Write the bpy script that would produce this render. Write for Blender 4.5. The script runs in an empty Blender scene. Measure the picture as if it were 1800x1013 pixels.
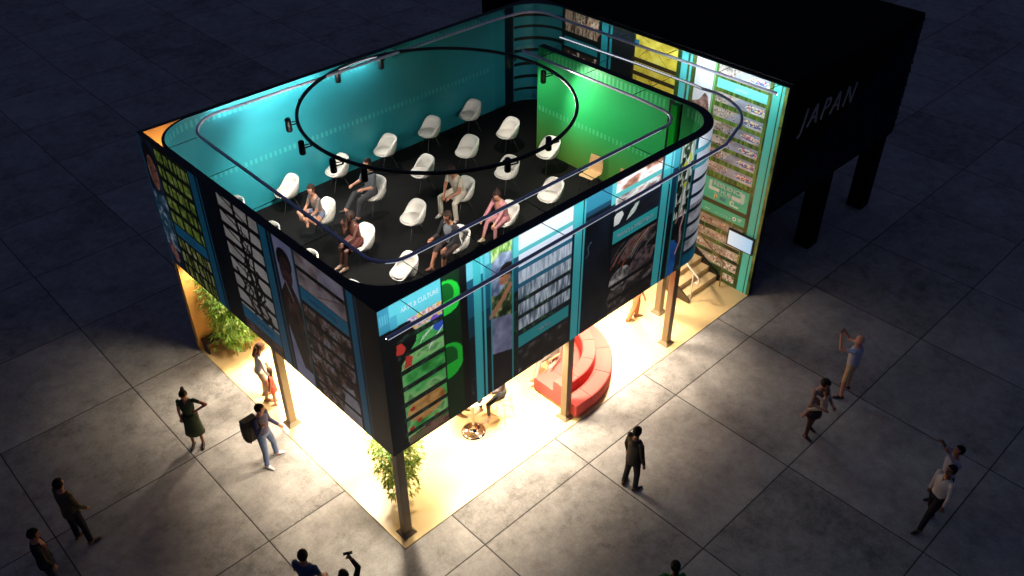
import bpy, bmesh, math, random
import numpy as np
from mathutils import Vector, Matrix, Euler, noise as mnoise

scene = bpy.context.scene
COL = scene.collection
R = math.radians
rng = random.Random(7)

# ------------------------------------------------------------------ camera
cam_data = bpy.data.cameras.new("camera")
cam = bpy.data.objects.new("camera", cam_data)
COL.objects.link(cam)
cam_data.sensor_width = 36.0
cam_data.lens = 36.0 * 1564.2 / 1800.0
cam_data.clip_start = 0.1
cam_data.clip_end = 600.0
_p, _y, _r = -0.653666740, 0.808801570, -0.00293737203
_fw = Vector((math.cos(_p) * math.cos(_y), math.cos(_p) * math.sin(_y), math.sin(_p)))
_rt = _fw.cross(Vector((0, 0, 1))).normalized()
_up = _rt.cross(_fw)
_r2 = _rt * math.cos(_r) + _up * math.sin(_r)
_u2 = -_rt * math.sin(_r) + _up * math.cos(_r)
_m = Matrix((_r2, _u2, -_fw)).transposed().to_4x4()
_m.translation = Vector((-5.84486559, -9.15163036, 14.5650277))
cam.matrix_world = _m
scene.camera = cam

# ------------------------------------------------------------------ world: deep blue dusk sky, sun well under the horizon
world = bpy.data.worlds.new("World")
scene.world = world
world.use_nodes = True
wn = world.node_tree
wn.nodes.clear()
w_out = wn.nodes.new("ShaderNodeOutputWorld")
w_bg = wn.nodes.new("ShaderNodeBackground")
w_sky = wn.nodes.new("ShaderNodeTexSky")
w_sky.sky_type = 'NISHITA'
w_sky.sun_disc = False
w_sky.sun_elevation = R(-4.5)
w_sky.sun_rotation = R(200)
w_mix = wn.nodes.new("ShaderNodeMixRGB")
w_mix.blend_type = 'MIX'
w_mix.inputs[0].default_value = 0.88
w_mix.inputs[2].default_value = (0.27, 0.35, 0.78, 1)
wn.links.new(w_sky.outputs[0], w_mix.inputs[1])
wn.links.new(w_mix.outputs[0], w_bg.inputs[0])
w_bg.inputs[1].default_value = 0.092
wn.links.new(w_bg.outputs[0], w_out.inputs[0])

# faint moon-like sun, soft, only to model the night tone
sun_d = bpy.data.lights.new("sun", 'SUN')
sun_d.energy = 0.012
sun_d.angle = R(10)
sun_d.color = (0.75, 0.82, 1.0)
sun = bpy.data.objects.new("sun", sun_d)
COL.objects.link(sun)
sun.rotation_euler = (R(40), 0, R(150))

scene.view_settings.view_transform = 'Standard'
scene.view_settings.look = 'None'
scene.view_settings.exposure = 0.0
scene.view_settings.gamma = 1.0
scene.cycles.use_denoising = True
scene.cycles.max_bounces = 6
scene.cycles.sample_clamp_indirect = 4.0

# ------------------------------------------------------------------ helpers
def lin(c):
    """sRGB 0..255 -> linear"""
    out = []
    for v in c[:3]:
        v = v / 255.0
        out.append(v / 12.92 if v <= 0.04045 else ((v + 0.055) / 1.055) ** 2.4)
    return tuple(out)

MATS = {}
def mat(name, rgb, rough=0.6, metal=0.0, var=0.12, scale=9.0, bump=0.0, emit=None, estr=0.0, spec=0.5, trans=0.0, linear=False, coat=0.0):
    if name in MATS:
        return MATS[name]
    m = bpy.data.materials.new(name)
    m.use_nodes = True
    nt = m.node_tree
    b = nt.nodes["Principled BSDF"]
    c = rgb if linear else lin(rgb)
    tc = nt.nodes.new("ShaderNodeTexCoord")
    nz = nt.nodes.new("ShaderNodeTexNoise")
    nz.inputs["Scale"].default_value = scale
    nz.inputs["Detail"].default_value = 5.0
    nt.links.new(tc.outputs["Object"], nz.inputs["Vector"])
    mx = nt.nodes.new("ShaderNodeMixRGB")
    mx.inputs[1].default_value = (*[max(0, v * (1 - var)) for v in c], 1)
    mx.inputs[2].default_value = (*[min(1, v * (1 + var)) for v in c], 1)
    nt.links.new(nz.outputs["Fac"], mx.inputs[0])
    nt.links.new(mx.outputs[0], b.inputs["Base Color"])
    b.inputs["Roughness"].default_value = rough
    b.inputs["Metallic"].default_value = metal
    b.inputs["Specular IOR Level"].default_value = spec
    if trans:
        b.inputs["Transmission Weight"].default_value = trans
    if coat:
        b.inputs["Coat Weight"].default_value = coat
    if bump:
        bp = nt.nodes.new("ShaderNodeBump")
        bp.inputs["Strength"].default_value = bump
        bp.inputs["Distance"].default_value = 0.02
        nt.links.new(nz.outputs["Fac"], bp.inputs["Height"])
        nt.links.new(bp.outputs[0], b.inputs["Normal"])
    if emit:
        b.inputs["Emission Color"].default_value = (*emit, 1)
        b.inputs["Emission Strength"].default_value = estr
    MATS[name] = m
    return m

def print_mat(glow=0.0):
    """printed film, its artwork carried by the mesh; glow > 0 adds emission to brighten the print"""
    key = "printed_film" if not glow else "added_glow_film_%d" % int(glow*100)
    if key in MATS:
        return MATS[key]
    m = bpy.data.materials.new(key)
    m.use_nodes = True
    nt = m.node_tree
    b = nt.nodes["Principled BSDF"]
    at = nt.nodes.new("ShaderNodeAttribute")
    at.attribute_name = "print"
    tc = nt.nodes.new("ShaderNodeTexCoord")
    nz = nt.nodes.new("ShaderNodeTexNoise")
    nz.inputs["Scale"].default_value = 40
    nz.inputs["Detail"].default_value = 4
    nt.links.new(tc.outputs["Object"], nz.inputs["Vector"])
    mr = nt.nodes.new("ShaderNodeMapRange")
    mr.inputs[3].default_value = 0.9
    mr.inputs[4].default_value = 1.1
    nt.links.new(nz.outputs["Fac"], mr.inputs[0])
    mx = nt.nodes.new("ShaderNodeMixRGB")
    mx.blend_type = 'MULTIPLY'
    mx.inputs[0].default_value = 1.0
    nt.links.new(at.outputs["Color"], mx.inputs[1])
    nt.links.new(mr.outputs[0], mx.inputs[2])
    nt.links.new(mx.outputs[0], b.inputs["Base Color"])
    b.inputs["Roughness"].default_value = 0.42
    b.inputs["Specular IOR Level"].default_value = 0.35
    if glow:  # artwork colours also emit, added brightness with no lamp behind
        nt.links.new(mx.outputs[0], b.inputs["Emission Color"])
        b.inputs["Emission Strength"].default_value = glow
    MATS[key] = m
    return m

class MB:
    """collects shapes, then links them as one mesh object"""
    def __init__(self):
        self.v, self.f, self.mi, self.sm = [], [], [], []
    def add(self, vs, fs, m=0, smooth=False):
        o = len(self.v)
        self.v += [tuple(a) for a in vs]
        for q in fs:
            self.f.append(tuple(i + o for i in q))
            self.mi.append(m)
            self.sm.append(smooth)
    def box(self, a, b, m=0, M=None):
        x0, y0, z0 = a; x1, y1, z1 = b
        vs = [Vector(p) for p in ((x0,y0,z0),(x1,y0,z0),(x1,y1,z0),(x0,y1,z0),(x0,y0,z1),(x1,y0,z1),(x1,y1,z1),(x0,y1,z1))]
        if M is not None: vs = [M @ p for p in vs]
        self.add(vs, [(0,3,2,1),(4,5,6,7),(0,1,5,4),(1,2,6,5),(2,3,7,6),(3,0,4,7)], m)
    def cbox(self, a, b, r=0.02, m=0, M=None):
        """box with chamfered edges"""
        bm = bmesh.new()
        bmesh.ops.create_cube(bm, size=1)
        for v in bm.verts:
            v.co = Vector(((a[i] + b[i]) / 2 + v.co[i] * (b[i] - a[i]) for i in range(3)))
        bmesh.ops.bevel(bm, geom=list(bm.edges), offset=r, segments=2, profile=0.6, affect='EDGES')
        bm.verts.index_update()
        vs = [M @ v.co if M is not None else v.co.copy() for v in bm.verts]
        self.add(vs, [[v.index for v in f.verts] for f in bm.faces], m)
        bm.free()
    def loft(self, rings, m=0, caps=True, closed=True, smooth=True):
        n = len(rings[0]); o = []
        vs = [p for r in rings for p in r]
        fs = []
        for i in range(len(rings) - 1):
            for j in range(n if closed else n - 1):
                k = (j + 1) % n
                fs.append((i*n+j, i*n+k, (i+1)*n+k, (i+1)*n+j))
        self.add(vs, fs, m, smooth)
        if caps:
            self.add(rings[0], [tuple(range(n))[::-1]], m)
            self.add(rings[-1], [tuple(range(n))], m)
    def tube(self, path, rad, seg=10, m=0, caps=True, closed=False, smooth=True):
        P = [Vector(p) for p in path]
        n = len(P)
        if not hasattr(rad, '__len__'): rad = [rad] * n
        rings = []
        prev = None
        for i in range(n):
            if closed:
                t = (P[(i+1) % n] - P[i-1]).normalized()
            else:
                t = (P[min(i+1, n-1)] - P[max(i-1, 0)]).normalized()
            if prev is None:
                a = Vector((0,0,1)) if abs(t.z) < 0.9 else Vector((1,0,0))
                u = a.cross(t).normalized()
            else:
                u = (prev - t * prev.dot(t))
                u = u.normalized() if u.length > 1e-6 else Vector((1,0,0))
            prev = u
            w = t.cross(u)
            rings.append([P[i] + (u*math.cos(2*math.pi*k/seg) + w*math.sin(2*math.pi*k/seg)) * rad[i] for k in range(seg)])
        if closed: rings.append(rings[0])
        self.loft(rings, m, caps and not closed, True, smooth)
    def lathe(self, prof, c=(0,0,0), seg=24, m=0, smooth=True):
        c = Vector(c)
        rings = [[c + Vector((r*math.cos(2*math.pi*k/seg), r*math.sin(2*math.pi*k/seg), z)) for k in range(seg)] for r, z in prof]
        self.loft(rings, m, True, True, smooth)
    def ball(self, c, r, m=0, seg=12, M=None, smooth=True):
        c = Vector(c)
        if not hasattr(r, '__len__'): r = (r, r, r)
        rings = []
        h = seg // 2
        for i in range(h + 1):
            th = math.pi * (i if 0 < i < h else (0.02 if i == 0 else h - 0.02)) / h
            ring = []
            for k in range(seg):
                ph = 2 * math.pi * k / seg
                p = Vector((r[0]*math.sin(th)*math.cos(ph), r[1]*math.sin(th)*math.sin(ph), -r[2]*math.cos(th)))
                if M is not None: p = M @ p
                ring.append(c + p)
            rings.append(ring)
        self.loft(rings, m, True, True, smooth)
    def prism(self, poly, z0, z1, m=0):
        n = len(poly)
        vs = [(x, y, z0) for x, y in poly] + [(x, y, z1) for x, y in poly]
        fs = [tuple(range(n))[::-1], tuple(range(n, 2*n))] + [(i, (i+1) % n, n+(i+1) % n, n+i) for i in range(n)]
        self.add(vs, fs, m)
    def xform(self, M):
        self.v = [tuple(M @ Vector(p)) for p in self.v]
    def build(self, name, mats, parent=None, loc=None):
        me = bpy.data.meshes.new(name)
        me.from_pydata(self.v, [], self.f)
        if not isinstance(mats, (list, tuple)): mats = [mats]
        for m in mats: me.materials.append(m)
        me.polygons.foreach_set("material_index", self.mi)
        me.polygons.foreach_set("use_smooth", self.sm)
        me.update()
        o = bpy.data.objects.new(name, me)
        COL.objects.link(o)
        if parent is not None: o.parent = parent
        if loc is not None: o.location = loc
        return o

def tag(o, label=None, cat=None, group=None, kind=None):
    if label: o["label"] = label
    if cat: o["category"] = cat
    if group: o["group"] = group
    if kind: o["kind"] = kind
    return o

def empty(name, loc=(0,0,0), rz=0.0, label=None, cat=None, group=None):
    o = bpy.data.objects.new(name, None)
    o.empty_display_size = 0.2
    COL.objects.link(o)
    o.location = loc
    o.rotation_euler = (0, 0, rz)
    return tag(o, label, cat, group)

def copy_tree(o, parent=None):
    c = o.copy()
    COL.objects.link(c)
    if parent is not None: c.parent = parent
    for ch in list(o.children):
        copy_tree(ch, c)
    return c

def arc(cx, cy, r, a0, a1, n=14):
    return [(cx + r*math.cos(R(a0 + (a1-a0)*i/n)), cy + r*math.sin(R(a0 + (a1-a0)*i/n))) for i in range(n+1)]

def text_obj(name, s, size, origin, xdir, updir, m, parent, align='LEFT', shear=0.0, thick=0.004, spacing=1.0, bold=0.0, width=None):
    cu = bpy.data.curves.new(name, 'FONT')
    cu.body = s
    cu.size = size
    cu.align_x = align
    cu.shear = shear
    cu.space_character = spacing
    cu.extrude = thick
    cu.offset = bold
    cu.resolution_u = 3
    t = bpy.data.objects.new(name, cu)
    COL.objects.link(t)
    bpy.context.view_layer.update()
    dg = bpy.context.evaluated_depsgraph_get()
    me = bpy.data.meshes.new_from_object(t.evaluated_get(dg))
    bpy.data.objects.remove(t)
    bpy.data.curves.remove(cu)
    X = Vector(xdir).normalized(); Y = Vector(updir).normalized(); Z = X.cross(Y)
    if width:
        xs = [v.co.x for v in me.vertices]
        k = width / max(1e-6, max(xs) - min(xs))
        for v in me.vertices: v.co.x *= k
    M = Matrix((X, Y, Z)).transposed().to_4x4()
    M.translation = Vector(origin)
    me.transform(M)
    me.name = name
    me.materials.clear()
    me.materials.append(m)
    o = bpy.data.objects.new(name, me)
    COL.objects.link(o)
    if parent is not None: o.parent = parent
    return o

# ------------------------------------------------------------------ print artwork canvas
class Canvas:
    """artwork of one printed wall: u along the wall, z up, in metres"""
    def __init__(self, u0, u1, z0, z1, base, res=0.016, seed=1):
        self.u0, self.u1, self.z0, self.z1 = u0, u1, z0, z1
        self.nu = int(round((u1 - u0) / res)) + 1
        self.nz = int(round((z1 - z0) / res)) + 1
        self.U, self.Z = np.meshgrid(np.linspace(u0, u1, self.nu), np.linspace(z0, z1, self.nz))
        self.C = np.empty((self.nz, self.nu, 3))
        self.C[:] = lin(base)
        self.rs = np.random.RandomState(seed)
    def put(self, mask, col, a=1.0):
        al = (mask.astype(float) * a)[..., None]
        col = np.asarray(col) if not isinstance(col, tuple) else np.array(lin(col))
        self.C = self.C * (1 - al) + col * al
    def rmask(self, u0, u1, z0, z1):
        return (self.U >= u0) & (self.U < u1) & (self.Z >= z0) & (self.Z < z1)
    def rect(self, u0, u1, z0, z1, col, a=1.0):
        self.put(self.rmask(u0, u1, z0, z1), col, a)
    def noise(self, su, sz, octaves=4):
        acc = np.zeros_like(self.U); amp = 1.0; tot = 0
        for o in range(octaves):
            gu = int((self.u1-self.u0)/su) + 3; gz = int((self.z1-self.z0)/sz) + 3
            g = self.rs.rand(gz, gu)
            fu = (self.U-self.u0)/su; fz = (self.Z-self.z0)/sz
            iu = np.clip(fu.astype(int), 0, gu-2); iz = np.clip(fz.astype(int), 0, gz-2)
            du = fu-iu; dz = fz-iz
            du = du*du*(3-2*du); dz = dz*dz*(3-2*dz)
            v = (g[iz,iu]*(1-du)+g[iz,iu+1]*du)*(1-dz) + (g[iz+1,iu]*(1-du)+g[iz+1,iu+1]*du)*dz
            acc += v*amp; tot += amp; amp *= 0.55; su /= 2.1; sz /= 2.1
        acc /= tot
        return np.clip((acc-0.5)*1.9+0.5, 0, 1)
    def ramp(self, n, stops):
        xs = [s[0] for s in stops]
        cols = np.array([lin(s[1]) for s in stops])
        return np.stack([np.interp(n, xs, cols[:, k]) for k in range(3)], -1)
    def tex(self, mask, su, sz, stops, a=1.0, octaves=4):
        self.put(mask, self.ramp(self.noise(su, sz, octaves), stops), a)
    def ell(self, cu, cz, ru, rz, rot=0.0):
        c, s = math.cos(rot), math.sin(rot)
        du, dz = self.U-cu, self.Z-cz
        return ((du*c+dz*s)/ru)**2 + ((-du*s+dz*c)/rz)**2 <= 1
    def poly(self, pts):
        m = np.zeros(self.U.shape, bool)
        n = len(pts)
        for i in range(n):
            (x0, y0), (x1, y1) = pts[i], pts[(i+1) % n]
            if y0 == y1: continue
            c = ((self.Z >= min(y0, y1)) & (self.Z < max(y0, y1)))
            xi = x0 + (self.Z-y0)*(x1-x0)/(y1-y0)
            m ^= c & (self.U < xi)
        return m
    def line(self, p, q, w):
        px, pz = p; qx, qz = q
        dx, dz = qx-px, qz-pz
        L2 = dx*dx+dz*dz
        t = np.clip(((self.U-px)*dx+(self.Z-pz)*dz)/L2, 0, 1)
        return (self.U-px-t*dx)**2+(self.Z-pz-t*dz)**2 <= (w/2)**2
    def wave_line(self, pts, w):
        m = np.zeros(self.U.shape, bool)
        for a, b in zip(pts, pts[1:]): m |= self.line(a, b, w)
        return m
    def build(self, name, fn, parent, glow=0.0):
        """fn(U, Z) -> x, y, z arrays"""
        x, y, z = fn(self.U, self.Z)
        co = np.stack([x, y, z], -1).reshape(-1, 3)
        nu, nz = self.nu, self.nz
        idx = np.arange(nu*nz).reshape(nz, nu)
        q = np.stack([idx[:-1,:-1], idx[:-1,1:], idx[1:,1:], idx[1:,:-1]], -1).reshape(-1, 4)
        me = bpy.data.meshes.new(name)
        me.vertices.add(len(co)); me.vertices.foreach_set("co", co.ravel().astype(np.float32))
        me.loops.add(q.size); me.loops.foreach_set("vertex_index", q.ravel().astype(np.int32))
        me.polygons.add(len(q))
        me.polygons.foreach_set("loop_start", np.arange(0, q.size, 4, dtype=np.int32))
        me.polygons.foreach_set("loop_total", np.full(len(q), 4, dtype=np.int32))
        me.update(calc_edges=True)
        ca = me.color_attributes.new("print", 'FLOAT_COLOR', 'POINT')
        rgba = np.ones((nu*nz, 4), np.float32)
        rgba[:, :3] = np.clip(self.C.reshape(-1, 3), 0, 0.9)
        ca.data.foreach_set("color", rgba.ravel())
        me.materials.append(print_mat(glow))
        o = bpy.data.objects.new(name, me)
        COL.objects.link(o)
        o.parent = parent
        return o

# ------------------------------------------------------------------ common materials
M_BLACK = mat("matt_black_paint", (14, 14, 17), rough=0.6)
M_BLACK2 = mat("black_powder_coat", (10, 10, 14), rough=0.45)
M_ORANGE = mat("orange_wall_paint", (244, 178, 92), rough=0.7, var=0.06, scale=3)
M_POST = mat("bronze_post_paint", (122, 104, 78), rough=0.42, var=0.1)
M_WHITE = mat("white_print", (235, 240, 240), rough=0.5, var=0.02)
M_CHROME = mat("chrome", (200, 195, 190), rough=0.12, metal=1.0, var=0.03)
M_RAIL = mat("violet_grey_rail", (214, 208, 230), rough=0.4, metal=0.25, var=0.35, scale=30)
M_LED = mat("led_diffuser", (240, 240, 240), emit=(0.80, 0.93, 1.0), estr=84.0)
M_LED_SOFT = mat("led_diffuser_dim", (240, 240, 240), emit=(0.85, 0.92, 1.0), estr=1.5)
M_LED_MID = mat("led_diffuser_mid", (240, 240, 240), emit=(0.82, 0.92, 1.0), estr=48.0)
M_LED_HI = mat("led_diffuser_front", (240, 240, 240), emit=(0.80, 0.93, 1.0), estr=115.0)

# ------------------------------------------------------------------ ground: 3 m concrete slabs with open joints
def ground_mat():
    m = bpy.data.materials.new("concrete_slabs")
    m.use_nodes = True
    nt = m.node_tree; N = nt.nodes; L = nt.links
    b = N["Principled BSDF"]
    tc = N.new("ShaderNodeTexCoord")
    sx = N.new("ShaderNodeSeparateXYZ")
    L.new(tc.outputs["Object"], sx.inputs[0])
    def M(op, a, bb=None, c=None):
        n = N.new("ShaderNodeMath"); n.operation = op
        for i, v in enumerate((a, bb, c)):
            if v is None: continue
            if isinstance(v, (int, float)): n.inputs[i].default_value = v
            else: L.new(v, n.inputs[i])
        return n.outputs[0]
    nj = N.new("ShaderNodeTexNoise"); nj.inputs["Scale"].default_value = 6
    L.new(tc.outputs["Object"], nj.inputs["Vector"])
    def joint(axis, off, size):
        t = M('ADD', M('DIVIDE', M('SUBTRACT', axis, off), size), 1000.0)
        fr = M('FRACT', t)
        d = M('MINIMUM', fr, M('SUBTRACT', 1.0, fr))
        return M('MULTIPLY', d, size), M('FLOOR', t)
    dx, ix = joint(sx.outputs[0], 1.1936, 3.0)
    dy, iy = joint(sx.outputs[1], -0.9934, 3.0035)
    dmin = M('MINIMUM', dx, dy)
    dmin = M('ADD', dmin, M('MULTIPLY', M('SUBTRACT', nj.outputs["Fac"], 0.5), 0.008))
    jm = N.new("ShaderNodeMapRange"); jm.inputs[1].default_value = 0.008; jm.inputs[2].default_value = 0.017
    L.new(dmin, jm.inputs[0])
    # slab tone
    cid = N.new("ShaderNodeCombineXYZ"); L.new(ix, cid.inputs[0]); L.new(iy, cid.inputs[1])
    wn_ = N.new("ShaderNodeTexWhiteNoise"); wn_.noise_dimensions = '2D'; L.new(cid.outputs[0], wn_.inputs["Vector"])
    # offset the blotches from slab to slab
    vadd = N.new("ShaderNodeVectorMath"); vadd.operation = 'MULTIPLY_ADD'
    L.new(wn_.outputs["Color"], vadd.inputs[0]); vadd.inputs[1].default_value = (40, 40, 40); L.new(tc.outputs["Object"], vadd.inputs[2])
    def noise(scale, det, rough=0.6, dist=0.0):
        n = N.new("ShaderNodeTexNoise"); n.inputs["Scale"].default_value = scale; n.inputs["Detail"].default_value = det
        n.inputs["Roughness"].default_value = rough; n.inputs["Distortion"].default_value = dist
        L.new(vadd.outputs[0], n.inputs["Vector"]); return n.outputs["Fac"]
    big = noise(0.6, 8, 0.70, 0.25); mid = noise(3.4, 10, 0.82, 0.15); fine = noise(38, 5, 0.85)
    f = M('ADD', M('ADD', M('MULTIPLY', big, 0.36), M('MULTIPLY', mid, 0.40)), M('MULTIPLY', fine, 0.24))
    f = M('ADD', f, M('MULTIPLY', M('SUBTRACT', wn_.outputs["Value"], 0.5), 0.06))
    cr = N.new("ShaderNodeValToRGB")
    e = cr.color_ramp.elements
    e[0].position = 0.38; e[0].color = (0.115, 0.104, 0.100, 1)
    e[1].position = 0.62; e[1].color = (0.43, 0.40, 0.385, 1)
    k = e.new(0.48); k.color = (0.262, 0.243, 0.234, 1)
    L.new(f, cr.inputs[0])
    mx = N.new("ShaderNodeMixRGB"); mx.inputs[1].default_value = (0.035, 0.032, 0.03, 1)
    L.new(jm.outputs[0], mx.inputs[0]); L.new(cr.outputs[0], mx.inputs[2])
    L.new(mx.outputs[0], b.inputs["Base Color"])
    rr = N.new("ShaderNodeMapRange"); rr.inputs[3].default_value = 0.75; rr.inputs[4].default_value = 0.5
    L.new(mid, rr.inputs[0]); L.new(rr.outputs[0], b.inputs["Roughness"])
    b.inputs["Specular IOR Level"].default_value = 0.3
    hgt = M('ADD', M('MULTIPLY', jm.outputs[0], 1.0), M('MULTIPLY', fine, 0.12))
    bp = N.new("ShaderNodeBump"); bp.inputs["Strength"].default_value = 0.6; bp.inputs["Distance"].default_value = 0.01
    L.new(hgt, bp.inputs["Height"]); L.new(bp.outputs[0], b.inputs["Normal"])
    return m
g = MB(); g.add([(-150,-150,0),(200,-150,0),(200,250,0),(-150,250,0)], [(0,1,2,3)])
ground = tag(g.build("ground", ground_mat()), kind="structure")

# ------------------------------------------------------------------ the open-topped exhibition pavilion
D, W, H1, H2, ZF = 8.25, 11.6, 2.66, 5.94, 3.10
pav = empty("exhibition_pavilion", (0,0,0), 0, "two storey open topped pavilion with printed teal walls standing on posts over a lit floor", "pavilion")

def floor_mat():
    m = mat("pale_wood_floor", (224, 192, 138), rough=0.30, var=0.10, scale=1.2, spec=0.5)
    return m
b = MB(); b.cbox((0.0, 0.0, -0.05), (W, D, 0.022), 0.008); platform = b.build("platform_floor", floor_mat(), pav)

# walls of the raised storey
b = MB()
z0, z1 = H1, H2
b.prism([(0, D-.09), (W, D-.09), (W, D), (0, D)], z0, z1)                     # back skin
b.prism([(1.17, 8.1), (10.5, 8.1), (10.5, D-.092), (1.17, D-.092)], z0, z1)   # back wall
b.prism(arc(1.17, 7.1, 1.0, 180, 90, 16) + [(1.17, 8.158)] + arc(1.17, 7.1, 1.058, 90, 180, 16), z0, z1)      # rounded back corner shell
b.prism([(10.5, 8.1)] + [(10.5, D-.092), (11.55, D-.092), (11.55, 7.05)] + arc(10.5, 7.05, 1.05, 0, 90, 14)[:-1], z0, z1)
back_wall = b.build("back_wall", M_BLACK, pav)
b = MB()
b.prism([(0, 1.2), (.17, 1.2), (.17, 7.1), (.112, 7.1), (.10, 7.3), (.10, D-.092), (0, D-.092)], z0, z1)
front_wall_side = b.build("end_wall", M_BLACK, pav)
b = MB()
b.prism([(0, 0), (1.17, 0), (1.17, .2)] + arc(1.17, 1.2, 1.0, 270, 180, 16)[1:] + [(0, 1.2)], z0, z1)
b.prism([(1.17, 0), (8.35, 0), (8.35, .2), (1.17, .2)], z0, z1)
b.prism(arc(8.35, 1.05, 1.05, -90, 0, 18) + arc(8.35, 1.05, .85, 0, -90, 18), z0, z1)
front_wall = b.build("front_wall", M_BLACK, pav)
b = MB()
b.prism([(9.2, 1.05), (9.4, 1.05), (9.4, 5.65), (9.2, 5.65)], H1, z1)
partition = b.build("partition_wall", M_BLACK, pav)
b = MB()
b.prism([(11.55, 0), (11.7, 0), (11.7, D), (11.55, D)], 0.024, z1)
side_wall = b.build("side_wall", M_BLACK, pav)
b = MB()
b.prism([(0, 8.1), (11.55, 8.1), (11.55, D), (0, D)], 0.024, H1-.002)
orange_wall = b.build("orange_wall", M_ORANGE, pav)
# liner of the hollow corner, the same orange
b = MB()
b.add([(.104, 7.3, z0), (.104, 8.154, z0), (.104, 8.154, z1-.01), (.104, 7.3, z1-.01)], [(0,1,2,3)])
b.add([(.104, 8.154, z0), (1.0, 8.154, z0), (1.0, 8.154, z1-.01), (.104, 8.154, z1-.01)], [(0,1,2,3)])
ap = arc(1.17, 7.1, 1.062, 175, 95, 12)
b.loft([[(x, y, z0) for x, y in ap], [(x, y, z1-.01) for x, y in ap]], closed=False, caps=False)
corner_liner = b.build("corner_liner", mat("pale_orange_paint", (250, 216, 150), rough=.7, var=.05), pav)

# raised floor: black carpet with a glint, white soffit below
def carpet_mat():
    m = bpy.data.materials.new("black_flecked_carpet"); m.use_nodes = True
    nt = m.node_tree; N = nt.nodes; L = nt.links; bb = N["Principled BSDF"]
    tc = N.new("ShaderNodeTexCoord")
    v = N.new("ShaderNodeTexVoronoi"); v.inputs["Scale"].default_value = 55
    L.new(tc.outputs["Object"], v.inputs["Vector"])
    n = N.new("ShaderNodeTexNoise"); n.inputs["Scale"].default_value = 90; n.inputs["Detail"].default_value = 5
    L.new(tc.outputs["Object"], n.inputs["Vector"])
    cr = N.new("ShaderNodeValToRGB"); e = cr.color_ramp.elements
    e[0].position = .50; e[0].color = (.001, .001, .001, 1); e[1].position = .74; e[1].color = (.034, .029, .026, 1)
    L.new(n.outputs["Fac"], cr.inputs[0])
    L.new(cr.outputs[0], bb.inputs["Base Color"])
    bb.inputs["Roughness"].default_value = .85
    bb.inputs["Specular IOR Level"].default_value = .2
    bp = N.new("ShaderNodeBump"); bp.inputs["Strength"].default_value = .5; bp.inputs["Distance"].default_value = .01
    L.new(n.outputs["Fac"], bp.inputs["Height"]); L.new(bp.outputs[0], bb.inputs["Normal"])
    return m
fl = [(.17, 1.2), (.17, 7.1)] + arc(1.17, 7.1, 1.0, 180, 90, 10)[1:] + arc(10.5, 7.05, 1.05, 90, 0, 10) + [(11.55, 5.9), (9.4, 5.9), (9.4, 5.65), (9.2, 5.65), (9.2, 1.05)] + arc(8.35, 1.05, .85, 0, -90, 10)[1:] + arc(1.17, 1.2, 1.0, 270, 180, 10)[:-1]
b = MB(); b.prism(fl, 2.95, ZF); upper_floor = b.build("upper_floor", carpet_mat(), pav)
M_SOFFIT = mat("soffit_paint", (215, 205, 185), rough=0.8, var=0.03)
b = MB(); b.prism([(.02, .02)] + arc(8.35, 1.05, 1.0, -90, 0, 12) + [(9.35, 5.9), (11.53, 5.9), (11.53, 8.09), (.60, 8.09), (.18, 7.6), (.02, 7.6)], 2.80, 2.94)
b.build("soffit", M_SOFFIT, pav)

# posts with splayed feet
for (px, py) in [(.27, .30), (.27, 4.42), (4.83, .30), (8.47, .32), (9.30, 1.22)]:
    b = MB()
    b.cbox((px-.085, py-.085, .10), (px+.085, py+.085, H1 if px < 9 else 2.79), .012)
    post = b.build("post", M_POST, pav)
    f = MB()
    r0, r1 = .15, .07
    sq = lambda r, z: [(px-r, py-r, z), (px+r, py-r, z), (px+r, py+r, z), (px-r, py+r, z)]
    f.loft([sq(r0, .022), sq(r0, .045), sq(r1, .13)], smooth=False)
    f.build("base_plate", M_POST, post)

# ------------------------------------------------------------------ printed artwork
NAVY = (9, 19, 29)
TEAL = (66, 178, 182)
def teal_bars(c, u0, u1, t0, t1, z0, z1, col=TEAL, steps=None):
    c.rect(u0, u1, z0, z1, col)
    c.rect(t0, t1, z0, z1, col)

def bars(c, u0, u1, zs, h, col, a=1.0, grain=None):
    for z in zs:
        m = c.rmask(u0, u1, z, z+h)
        if grain: c.tex(m, .08, .06, grain, a)
        else: c.put(m, col, a)

# -- long front facade, u = x
c = Canvas(0, 10.0, H1, H2, NAVY, seed=11)
c.tex(c.rmask(0, 10, H1, H2), .7, .9, [(0, (6, 12, 18)), (.6, (10, 20, 30)), (1, (17, 30, 40))])
# arts and culture
c.rect(0, 1.275, 5.46, H2, (92, 190, 200)); c.rect(0, .22, 5.46, H2, (58, 140, 165)); c.rect(.22, .36, 5.40, 5.7, (70, 160, 182))
for k in range(5): c.rect(.03+.045*k, .055+.045*k, 5.62, 5.80, (100, 180, 195), .7)
c.tex(c.rmask(.55, 1.275, 5.20, 5.48), .10, .09, [(0, (230, 160, 60)), (.25, (240, 220, 130)), (.42, (150, 90, 180)), (.55, (240, 240, 235)), (.7, (250, 150, 70)), (.85, (90, 120, 200)), (1, (240, 230, 120))], octaves=2)
c.rect(0, .62, 4.9, 5.44, (10, 13, 16))
gm = c.rmask(.34, 1.275, 2.78, 5.2)
c.tex(gm, .35, .28, [(0, (30, 120, 45)), (.35, (70, 175, 80)), (.6, (110, 200, 110)), (.85, (160, 205, 130)), (1, (90, 160, 90))])
c.put(c.ell(1.22, 5.05, .16, .16), (50, 90, 190)); c.put(c.ell(1.1, 5.2, .08, .07), (120, 80, 180))
for k in range(7): c.put(c.line((.95+.05*k, 4.62+.05*k), (1.02+.05*k, 4.75+.04*k), .025), (225, 235, 215))
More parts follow.
